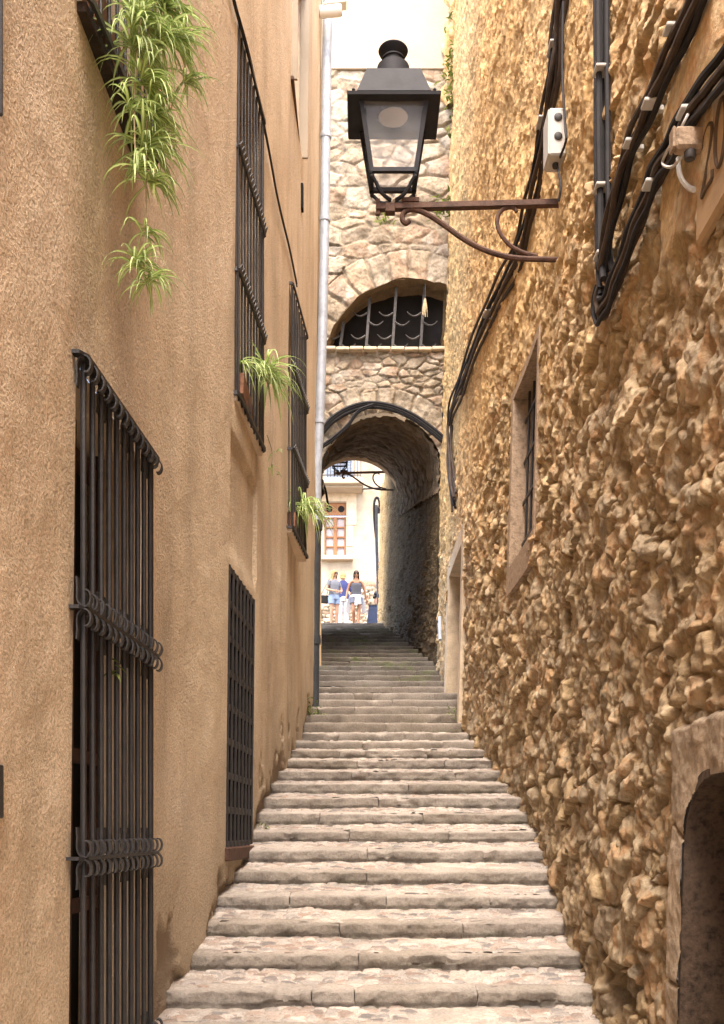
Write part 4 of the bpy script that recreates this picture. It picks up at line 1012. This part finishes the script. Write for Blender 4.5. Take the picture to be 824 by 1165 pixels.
# ------------------------------------------------------------------ plants
def leaf(mb, p0, d, L, w, droop, rr, kind='spider'):
    n = 8; d = d.normalized(); pts = []; p = p0.copy(); v = d.copy()
    for i in range(n):
        pts.append(p.copy()); v = (v+Vector((0, 0, -droop*(i+1)/n))).normalized(); p = p+v*L/n
    side0 = d.cross(Vector((0, 0, 1)))
    if side0.length < .05: side0 = Vector((rr.uniform(-1, 1), rr.uniform(-1, 1), 0))
    side0.normalize(); vs = []; fs = []; cs = []; tone = rr.random()
    for i, p in enumerate(pts):
        t = i/(n-1); ww = w*(.55+.9*t if t < .3 else 1-(t-.3)/.7*.97)*.5; t_ = pts[min(i+1, n-1)]-pts[max(i-1, 0)]; nn = side0.cross(t_).normalized()
        for a, b, e in ((-1, .25, 0), (-.35, -.05, 1), (.35, -.05, 1), (1, .25, 0)):
            vs.append(p+side0*a*ww+nn*b*ww); cs.append((e*.9 if kind == 'spider' else tone*.5, tone*.9+.05, 0, 1))
    for i in range(n-1):
        for j in range(3): a = i*4+j; fs.append((a, a+1, a+5, a+4))
    mb.add(vs, fs, cs)
def rosette(mb, c, n, L, w, rr, out=Vector((1, 0, 0)), droop=.75, flat=.5):
    for i in range(n):
        a = rr.uniform(0, 2*math.pi); d = Vector((math.cos(a), math.sin(a), rr.uniform(-.2, .9)))+out*flat
        leaf(mb, c+Vector((rr.uniform(-.02, .02), rr.uniform(-.02, .02), rr.uniform(-.02, .02))), d, L*rr.uniform(.55, 1.1), w*rr.uniform(.7, 1.2), droop*rr.uniform(.6, 1.3), rr)
def spider(label, anchor, rosettes, seed, L, w, n, trough=None, runners=()):
    rr = random.Random(seed); root = empty('spider_plant', anchor, label, 'plant', 'spider plants at the window cages')
    mb = MB()
    for q in rosettes:
        c, sc = q[0], q[1]
        rosette(mb, c, int(n*sc*(q[2] if len(q) > 2 else 1)), L*sc**.5, w, rr)
    mb.build('foliage', M['spider'], root, True, cell=True)
    if runners:
        mb = MB()
        for r in runners: mb.tube(bez(r, 6), .004, 5)
        mb.build('runner', M['dried'], root, True)
    if trough is not None:
        mb = MB(); c, d = trough
        a, b, hh = d[0]/2, d[1]/2, d[2]
        mb.ring(rect(-b+.012, b-.012, -a+.012, a-.012, 2), rect(-b, b, -a, a, 2), lambda u, v, dd: c+Vector((v*(1 if dd < .01 else .85), u, hh/2-dd)), 0, hh)
        mb.box(c+Vector((0, 0, -.01)), (d[0]*.86, d[1]*.94, hh*.7)); mb.build('trough', M['clay'], root)
    return root
A = lambda px, py, z: at(px, py, z)
big = [(A(168, -25, 4.25), 1.1), (A(186, 8, 4.35), 1.1), (A(160, 20, 4.2), 1), (A(152, 52, 4.2), .9), (A(180, 45, 4.3), 1), (A(207, 40, 4.35), .5), (A(163, 92, 4.22), 1), (A(150, 122, 4.2), .6), (A(172, 130, 4.3), .9),
       (A(212, 92, 4.4), .42), (A(165, 170, 4.25), .9), (A(178, 160, 4.3), .5), (A(156, 190, 4.2), .55), (A(172, 205, 4.25), .5), (A(166, 262, 4.25), .35), (A(157, 300, 4.25), .55, 1.2), (A(170, 318, 4.25), .5, 1.3)]
spider('large spider plant trailing a long green curtain down from the upper left window cage', A(165, 0, 4.25), big, 3, .33, .016, 50, (P(-1.12, 4.45, 3.40), (.10, .6, .14)),
       [[A(170, 10, 4.25), A(167, 120, 4.25), A(166, 240, 4.25), A(164, 310, 4.25)], [A(160, 20, 4.2), A(153, 110, 4.2), A(155, 200, 4.2)], [A(190, 0, 4.35), A(205, 50, 4.38), A(213, 92, 4.4)]])
spider('spider plant spilling out of the cage in the middle of the tan wall', A(283, 430, 7.9), [(A(269, 414, 7.6), .7), (A(292, 422, 8.1), .7), (A(303, 420, 8.2), 1.2), (A(307, 432, 8.25), 1.)], 5, .50, .022, 34, (P(-.93, 7.9, 3.31), (.12, .85, .15)))
spider('wispy spider plant runner dangling below the middle window cage', A(312, 512, 8.4), [(A(315, 512, 8.4), .22), (A(308, 530, 8.4), .2), (A(313, 540, 8.4), .12)], 6, .28, .02, 20, None, [[A(304, 495, 8.4), A(310, 515, 8.4), A(309, 530, 8.4)]])
spider('spider plant hanging over the sill of the farthest window cage beside the drainpipe', A(345, 585, 11.4), [(A(332, 575, 10.95), .5), (A(345, 575, 11.4), 1.1), (A(350, 582, 11.6), 1.)], 8, .62, .028, 34, (P(-.76, 11.25, 3.33), (.10, .9, .15)))
def clump(name, label, c, n, size, seed, out=Vector((0, -1, 0)), cat='weeds'):
    rr = random.Random(seed); mb = MB()
    for i in range(n):
        p = c+Vector((rr.gauss(0, size[0]), rr.gauss(0, size[1]), rr.gauss(0, size[2])))
        leaf(mb, p, Vector((rr.uniform(-1, 1), rr.uniform(-1, .5), rr.uniform(-.3, 1)))+out*.4, rr.uniform(.05, .13)*size[3], .03*size[3], .4, rr, 'weed')
    root = empty(name, c, label, cat); mb.build('foliage', M['weed'], root, True, cell=True); return root
zt = AZ0-.25
clump('wall_plant', 'pale green ferny plant growing high in the corner left of the rubble wall', at(517, 90, zt), 190, (.10, .08, .42, 1.5), 2, cat='plant')
clump('wall_plant', 'small green tuft growing on the arch house wall just behind the lamp arm', at(505, 238, zt), 70, (.10, .06, .10, 1.5), 3, cat='plant')
clump('wall_plant', 'tiny sprig on the arch house wall left of the lantern base', at(433, 253, zt), 24, (.12, .05, .06, 1.2), 4, cat='plant')
clump('weed_tuft', 'low green weeds at the foot of the dark iron drainpipe', P(-.70, 14.2, float(G(14.2))+.08), 80, (.07, .2, .07, 1.1), 5)
clump('weed_tuft', 'short weeds in the crevice at the foot of the tan wall near the bottom step', P(-1.06, 5.45, float(G(5.45))+.02), 60, (.03, .22, .03, .55), 6)
clump('weed_tuft', 'small weeds at the step corner under the lattice window of the tan wall', P(-.86, 8.75, float(G(8.75))+.05), 30, (.03, .1, .03, .6), 8)
clump('weed_tuft', 'thin grass in the angle of the steps and rubble wall by the pale jamb', P(1.25, 14.0, float(G(14.0))+.1), 40, (.05, .2, .06, .8), 9)
clump('sprig', 'single yellow green sprig caught between the bars of the near window cage', at(131, 762, 4.45), 7, (.012, .02, .03, .8), 10, cat='plant')
# corroded stone stub in the upper corner
hvz = AZ0-.12
VV = []; cc = []; n1, n2 = 40, 160
T, H_ = np.meshgrid(np.linspace(0, math.pi, n1), np.linspace(0, 1, n2), indexing='ij')
rad = .20+fbm(T*2, H_*14, 4, 3)*.30; hh = 13.2+H_*3.6
fast_mesh('quoin', np.stack([1.72-rad*np.sin(T)*1.1, hvz-rad*np.cos(T)*.6+.1, hh+E], -1).reshape(-1, 3), gridq(n1, n2), M['rubble'], right_house, cellattr(np.clip(rad*3, 0, 1), rad*0+1, np.clip(rad*3, 0, 1)))

# ------------------------------------------------------------------ people
def skin_body(nodes, edges, mat, parent, extra=None, name='body', lev=2):
    me = bpy.data.meshes.new(name); names = list(nodes)
    me.from_pydata([nodes[k][0] for k in names], [], []) if False else me.from_pydata([nodes[k][0] for k in names], [(names.index(a), names.index(b)) for a, b in edges], [])
    ob = bpy.data.objects.new('tmp', me); C.objects.link(ob)
    ob.modifiers.new('s', 'SKIN'); sub = ob.modifiers.new('d', 'SUBSURF'); sub.levels = lev; sub.render_levels = lev
    for i, k in enumerate(names):
        sv = me.skin_vertices[0].data[i]; sv.radius = nodes[k][1] if isinstance(nodes[k][1], tuple) else (nodes[k][1],)*2
        sv.use_root = (i == 0)
    bpy.context.view_layer.update()
    m2 = bpy.data.meshes.new_from_object(ob.evaluated_get(bpy.context.evaluated_depsgraph_get()))
    bpy.data.objects.remove(ob)
    vs = [v.co.copy() for v in m2.vertices]; fs = [tuple(p.vertices) for p in m2.polygons]
    mb = MB(); mb.add(vs, fs)
    if extra: extra(mb)
    return mb
def person(label, loc, rotz, H, skin, hairm, pose, clothes):
    root = empty('person', loc, label, 'person'); Rz = Matrix.Rotation(rotz, 3, 'Z'); k = H/1.70
    W = lambda x, y, z: Vector((x*k, y*k, z*k))
    sh = pose.get('twist', 0)
    nd = {'pel': (W(0, 0, .95), (.135*k, .10*k)), 'sp': (W(0, .0, 1.10), (.115*k, .085*k)), 'ch': (W(0, 0, 1.28), (.135*k, .095*k)), 'nb': (W(0, .01, 1.41), (.075*k, .06*k)), 'nk': (W(0, .0, 1.47), .052*k), 'hd': (W(0, -.012, 1.54), .062*k)}
    ed = [('pel', 'sp'), ('sp', 'ch'), ('ch', 'nb'), ('nb', 'nk'), ('nk', 'hd')]
    fing = []
    for s, t in ((-1, 'r'), (1, 'l')):
        el, wr = pose['arm'+t]; kn, an = pose['leg'+t]
        nd['s'+t] = (W(s*.165, .0, 1.375), .052*k); nd['e'+t] = (W(*el), .040*k); nd['w'+t] = (W(*wr), .026*k)
        e_, w_ = Vector(el), Vector(wr); dr = (w_-e_).normalized()
        nd['h'+t] = (W(*(w_+dr*.05)), (.040*k, .022*k)); nd['p'+t] = (W(*(w_+dr*.09)), (.036*k, .018*k))
        ed += [('nb', 's'+t), ('s'+t, 'e'+t), ('e'+t, 'w'+t), ('w'+t, 'h'+t), ('h'+t, 'p'+t)]
        fing.append((w_+dr*.09, dr, s))
        nd['hp'+t] = (W(s*.085, 0, .88), .092*k); nd['k'+t] = (W(*kn), .056*k)
        kv, av = Vector(kn), Vector(an); md = kv.lerp(av, .35)+Vector((0, .012, 0))
        nd['c'+t] = (W(*md), .054*k); nd['a'+t] = (W(*an), .034*k); ft = av+Vector((0, -.14, -.05)); nd['t'+t] = (W(ft.x+s*.02, ft.y, ft.z), (.040*k, .024*k)); hl = av+Vector((0, .03, -.045)); nd['q'+t] = (W(*hl), .032*k)
        ed += [('pel', 'hp'+t), ('hp'+t, 'k'+t), ('k'+t, 'c'+t), ('c'+t, 'a'+t), ('a'+t, 't'+t), ('a'+t, 'q'+t)]
    hc = Vector((0, -.015, 1.595)); hy = pose.get('head', 0); Rh = Matrix.Rotation(hy, 3, 'Z')
    def extra(mb):
        vs = []; fs = []; n = 16; m_ = 24
        for i in range(n+1):
            a = math.pi*i/n
            for j in range(m_):
                b = 2*math.pi*j/m_; x, y, z = math.sin(a)*math.cos(b), math.sin(a)*math.sin(b), math.cos(a)
                r = Vector((x*.075, y*.095, z*.115))
                if z < 0: r.x *= 1-.28*z*z; r.y *= 1-.15*z*z
                if y < -.4: r.y -= .014*math.exp(-((x/.22)**2+((z+.12)/.2)**2))*1.6; r.y += .012*math.exp(-(((abs(x)-.38)/.2)**2+((z-.03)/.14)**2)); r.y -= .006*math.exp(-((x/.3)**2+((z+.52)/.1)**2))
                vs.append((hc+Rh @ r)*k)
        for i in range(n):
            for j in range(m_): fs.append((i*m_+j, (i+1)*m_+j, (i+1)*m_+(j+1) % m_, i*m_+(j+1) % m_))
        mb.add(vs, fs)
        for s in (-1, 1): mb.lathe((hc+Rh @ Vector((s*.076, .01, -.005)))*k, [(.004, -.03), (.014, -.018), (.018, .01), (.012, .028), (.002, .032)], 8)
        for base, dr, s in fing:
            sd = dr.cross(Vector((0, 1, 0))); sd = sd.normalized() if sd.length > .05 else Vector((1, 0, 0))
            for f_ in range(4):
                o = sd*(f_-1.5)*.017; L = (.065, .075, .072, .055)[f_]; bend = Vector((0, -.02-.004*f_, 0))
                mb.tube([(base+o)*k, (base+o+dr*L*.5+bend*.3)*k, (base+o+dr*L+bend)*k], .0085*k, 6, .006*k)
            mb.tube([(base-dr*.05+sd*s*.03)*k, (base-dr*.02+sd*s*.05+Vector((0, -.015, 0)))*k, (base+dr*.015+sd*s*.05+Vector((0, -.025, 0)))*k], .010*k, 6, .007*k)
    def put(mb, name, mat, smooth=True):
        mb.v = [tuple(Rz @ Vector(v)+Vector(loc)) for v in mb.v]; return mb.build(name, mat, root, smooth)
    mb = skin_body(nd, ed, skin, root, extra); put(mb, 'body', skin)
    # hair
    L = pose['hair']; vs = []; fs = []; n, m_ = 12, 24; mb = MB()
    for i in range(n+1):
        a = math.pi*.5*i/n if i <= n else 0
        for j in range(m_):
            b = 2*math.pi*j/m_; sb = math.sin(b)
            t = i/n
            if t < .55:
                a = math.pi*.55*t/.55; r = Vector((math.sin(a)*math.cos(b)*.088, math.sin(a)*sb*.108+.006, math.cos(a)*.128+.004))
                if sb < -.45: r.z = max(r.z, .055-.02*(1+sb)); 
            else:
                u = (t-.55)/.45; a = math.pi*.55; wv = 1+.10*math.sin(b*5+u*4)
                r = Vector((math.sin(a)*math.cos(b)*.088*wv*(1+.05*u), math.sin(a)*sb*.10*wv+.02*u, math.cos(a)*.128-L*u))
                if sb < -.45: r = Vector((math.cos(b)*.08, -.088, .06))
            r.x += 0.004*math.sin(7*b+3*i); vs.append((hc+Rh @ r)*k)
    for i in range(n):
        for j in range(m_): fs.append((i*m_+j, (i+1)*m_+j, (i+1)*m_+(j+1) % m_, i*m_+(j+1) % m_))
    mb.add(vs, fs); put(mb, 'hair', hairm)
    if pose.get('shades'):
        mb = MB()
        for s in (-1, 1):
            c = (hc+Rh @ Vector((s*.033, -.098, .008)))*k; mb.lathe(c, [(.004, -.006), (.027, -.004), (.029, 0), (.027, .005), (.004, .008)], 12, Rh @ Matrix.Rotation(math.pi/2, 3, 'X'))
            mb.tube([(hc+Rh @ Vector((s*.06, -.092, .012)))*k, (hc+Rh @ Vector((s*.082, .0, .012)))*k], .004, 5)
        mb.tube([(hc+Rh @ Vector((-.02, -.102, .012)))*k, (hc+Rh @ Vector((.02, -.102, .012)))*k], .004, 5); put(mb, 'sunglasses', M['black'])
    for nm, mat, fn in clothes:
        mb = MB(); fn(mb, W, pose); put(mb, nm, mat)
    return root
def torso(secs): 
    def f(mb, W, pose): mb.loft([(W(*c), rx, ry) for c, rx, ry in secs], 20)
    return f
def tee(mb, W, pose, sleeve=.55, hem=.93, neck=1.44, rx=.165):
    mb.loft([(W(0, 0, hem), rx+.012, .128), (W(0, 0, 1.02), rx-.004, .122), (W(0, 0, 1.10), rx-.018, .115), (W(0, -.005, 1.25), rx-.002, .13), (W(0, 0, 1.34), rx+.012, .118), (W(0, .005, 1.40), rx-.02, .088), (W(0, .01, neck), .075, .066)], 20)
    for s, t in ((-1, 'r'), (1, 'l')):
        a = Vector((s*.14, 0, 1.375)); e = Vector(pose['arm'+t][0]); b = a.lerp(e, sleeve)
        mb.tube([W(*a), W(*a.lerp(b, .5)), W(*b)], .070, 12, .060)
def tank(mb, W, pose):
    mb.loft([(W(0, 0, .94), .165, .125), (W(0, 0, 1.03), .15, .117), (W(0, 0, 1.10), .138, .108), (W(0, -.008, 1.24), .158, .13), (W(0, -.004, 1.30), .158, .122), (W(0, .0, 1.335), .14, .10)], 20)
    for s in (-1, 1): mb.tube([W(s*.085, -.085, 1.325), W(s*.095, -.03, 1.415), W(s*.09, .06, 1.34)], .012, 6)
def shorts(mb, W, pose, ln=.30, r0=.112, rk=.10):
    mb.loft([(W(0, 0, .84), .178, .135), (W(0, 0, .92), .176, .132), (W(0, 0, .99), .158, .122)], 20)
    for s, t in ((-1, 'r'), (1, 'l')):
        a = Vector((s*.085, 0, .90)); kn = Vector(pose['leg'+t][0]); b = a.lerp(kn, ln/.45)
        mb.tube([W(*a), W(*a.lerp(b, .5)), W(*b)], r0, 14, rk)
def trousers(mb, W, pose):
    shorts(mb, W, pose, .45, .112, .085)
    for s, t in ((-1, 'r'), (1, 'l')):
        kn, an = Vector(pose['leg'+t][0]), Vector(pose['leg'+t][1]); mb.tube([W(*(kn+Vector((0, 0, .04)))), W(*kn), W(*(an+Vector((0, 0, .06))))], .085, 14, .075)
def shoes(mb, W, pose):
    for s, t in ((-1, 'r'), (1, 'l')):
        an = Vector(pose['leg'+t][1]); mb.loft([(W(an.x+s*.01, an.y-.06, an.z-.085), .048, .135), (W(an.x+s*.01, an.y-.06, an.z-.05), .050, .135), (W(an.x+s*.008, an.y-.045, an.z-.02), .040, .10), (W(an.x, an.y, an.z+.015), .040, .05)], 14)
def tied(mb, W, pose):
    mb.loft([(W(0, 0, .90), .188, .146), (W(0, 0, .94), .192, .15), (W(0, 0, .98), .178, .138)], 20)
    for x0, x1, l in ((.01, -.02, .30), (.06, .10, .26)): mb.sweep([W(x0, -.14, .95), W((x0+x1)/2, -.165, .82), W(x1, -.15, .95-l)], lambda i, t: [(-.045, -.01), (.045, -.01), (.05, .01), (-.05, .01)], Vector((0, -1, 0)))
    for s in (-1, 1):
        mb.sweep([W(s*.15, .09, .95), W(s*.22, .10, .75), W(s*.25, .12, .48)], lambda i, t: [(-.05-.02*t, -.012), (.05+.02*t, -.012), (.05+.02*t, .012), (-.05-.02*t, .012)], Vector((0, 1, 0)))
PZ = 33.0
def stand(px): x = (px-HX)*PZ/F; return x
# walker in tank top
y = 29.3
walker = person('woman in grey tank top and sunglasses walking down, white shirt tied round her waist', P((405.5-HX)*y/F, y, GP(0, y)+.0), .05, 1.66, M['skin_tan'], M['brunette'],
    dict(armr=((-.255, .03, 1.13), (-.30, -.06, .92)), arml=((.255, .05, 1.12), (.30, .10, .90)), legr=((-.09, -.10, .50), (-.07, .06, .10)), legl=((.075, -.05, .49), (.05, -.13, .085)), hair=.22, shades=True),
    [('tank_top', M['greytop'], tank), ('shorts', M['denim2'], lambda mb, W, p: shorts(mb, W, p, .20)), ('tied_shirt', M['whitecloth'], tied), ('shoes', M['shoe'], shoes)])
y = 30.0
ww = person('blonde woman in grey tee and pale denim shorts standing with one arm across her waist', P((380-HX)*y/F, y, GP(-.9, y)+.02), .55, 1.70, M['skin'], M['blonde'],
    dict(armr=((-.25, .0, 1.12), (-.08, -.20, 1.06)), arml=((.25, -.02, 1.12), (.10, -.22, 1.04)), legr=((-.085, -.02, .50), (-.085, .02, .09)), legl=((.09, -.04, .50), (.10, .0, .09)), hair=.20, head=.35, shades=True),
    [('tee', M['greytop2'], lambda mb, W, p: tee(mb, W, p, .55, .97)), ('shorts', M['denim'], lambda mb, W, p: shorts(mb, W, p, .22)), ('shoes', M['shoe'], shoes)])
y = 31.2
man = person('person in navy shirt and white trousers seen from behind between the two women', P((390.5-HX)*y/F, y, GP(-.6, y)+.0), math.pi+.15, 1.74, M['skin'], M['blonde'],
    dict(armr=((-.27, -.02, 1.14), (-.24, -.18, 1.02)), arml=((.25, -.02, 1.12), (.16, -.22, 1.06)), legr=((-.085, -.02, .50), (-.09, .02, .09)), legl=((.09, -.03, .50), (.10, .02, .09)), hair=.05, head=.1),
    [('shirt', M['navyshirt'], lambda mb, W, p: tee(mb, W, p, .95, .90, 1.46, .185)), ('trousers', M['whitecloth'], trousers), ('shoes', M['shoe'], shoes)])
# shoulder bag on the blonde woman
bl = ww.location; bag = empty('shoulder_bag', bl+Vector((-.30, -.05, .72)), 'black shoulder bag hanging at the blonde woman\'s hip', 'bag')
mb = MB(); mb.box(bl+Vector((-.30, -.05, .84)), (.30, .12, .24), Matrix.Rotation(.3, 3, 'Z'), .03); mb.build('body', M['black'], bag)
mb = MB(); mb.tube(bez([bl+Vector((-.40, -.04, .94)), bl+Vector((-.24, -.03, 1.25)), bl+Vector((-.13, .02, 1.47)), bl+Vector((-.16, .10, 1.25)), bl+Vector((-.22, .06, .94))], 6), .010, 6); mb.build('strap', M['black'], bag, True)
# navy box with things on top, at the passage end
bz = 28.9; bb = at(430.5, 715, bz)
nb = empty('display_board', bb, 'dark navy upright board standing on the ground by the downpipe', 'board')
mb = MB(); w0, w1, hh = .34, .27, .66
mb.add([bb+Vector((sx*w, sy*d, z)) for z, w, d in ((0, w0/1, .16), (hh, w1, .05)) for sx, sy in ((-1, -1), (1, -1), (1, 1), (-1, 1))], [(3, 2, 1, 0), (4, 5, 6, 7), (0, 1, 5, 4), (1, 2, 6, 5), (2, 3, 7, 6), (3, 0, 4, 7)])
mb.build('panel', M['navy'], nb)
mb = MB(); mb.bar(bb+Vector((-.26, -.055, hh)), bb+Vector((.26, -.055, hh)), .03, .03); mb.build('top_rail', M['iron_grey'], nb)
tb = empty('bag', bb+Vector((.03, 0, hh+.02)), 'tan bag with a dark folded cloth sitting on the navy board', 'bag')
mb = MB(); mb.loft([(bb+Vector((.04, 0, hh+.016)), .14, .07), (bb+Vector((.04, 0, hh+.1)), .17, .09), (bb+Vector((.05, 0, hh+.2)), .15, .08), (bb+Vector((.06, 0, hh+.25)), .08, .05)], 14); mb.build('body', M['shoe'], tb, True)
mb = MB()
for i in range(9): mb.box(bb+Vector((R.uniform(-.14, .2), R.uniform(-.05, .05), hh+.29+R.uniform(-.06, .06))), (.13, .1, .08), Matrix.Rotation(R.uniform(-1, 1), 3, 'Y'), .03)
mb.build('cloth', M['black'], tb)

# ------------------------------------------------------------------ light, camera
w = bpy.data.worlds.new('World'); S_.world = w; w.use_nodes = True; nt = w.node_tree; N = NT(nt)
bg = nt.nodes['Background']
SUN_EL, SUN_AZ = math.radians(64), math.radians(182)         # azimuth clockwise from +Y: behind and left of the camera
sky = nt.nodes.new('ShaderNodeTexSky'); sky.sky_type = 'NISHITA'; sky.sun_disc = False; sky.sun_elevation = SUN_EL; sky.sun_rotation = SUN_AZ
sky.dust_density = 3; sky.ozone_density = .6; sky.air_density = .8
c = N.mix(1, sky.outputs[0], (1.05, 1.0, .92), 'MULTIPLY')
N.l(c, bg.inputs[0]); bg.inputs[1].default_value = 1.6
sd = bpy.data.lights.new('sun', 'SUN'); sd.energy = 4.1; sd.angle = math.radians(24); sd.color = (1, .95, .88)
so = bpy.data.objects.new('sun', sd); C.objects.link(so)
dirv = Vector((math.sin(SUN_AZ)*math.cos(SUN_EL), math.cos(SUN_AZ)*math.cos(SUN_EL), math.sin(SUN_EL)))
so.rotation_euler = dirv.to_track_quat('Z', 'Y').to_euler(); so.location = (0, 0, 30)
cd = bpy.data.cameras.new('camera'); co = bpy.data.objects.new('camera', cd); C.objects.link(co)
co.location = (0, 0, E); co.rotation_euler = (math.pi/2, 0, 0)
cd.sensor_fit = 'VERTICAL'; cd.sensor_height = 36; cd.sensor_width = 36; cd.lens = 36*F/1165
cd.shift_y = (HY-582.5)/1165; cd.clip_start = .05; cd.clip_end = 500
S_.camera = co
S_.view_settings.view_transform = 'Standard'; S_.view_settings.look = 'None'; S_.view_settings.exposure = 0
S_.cycles.max_bounces = 8; S_.cycles.diffuse_bounces = 5; S_.cycles.transparent_max_bounces = 12
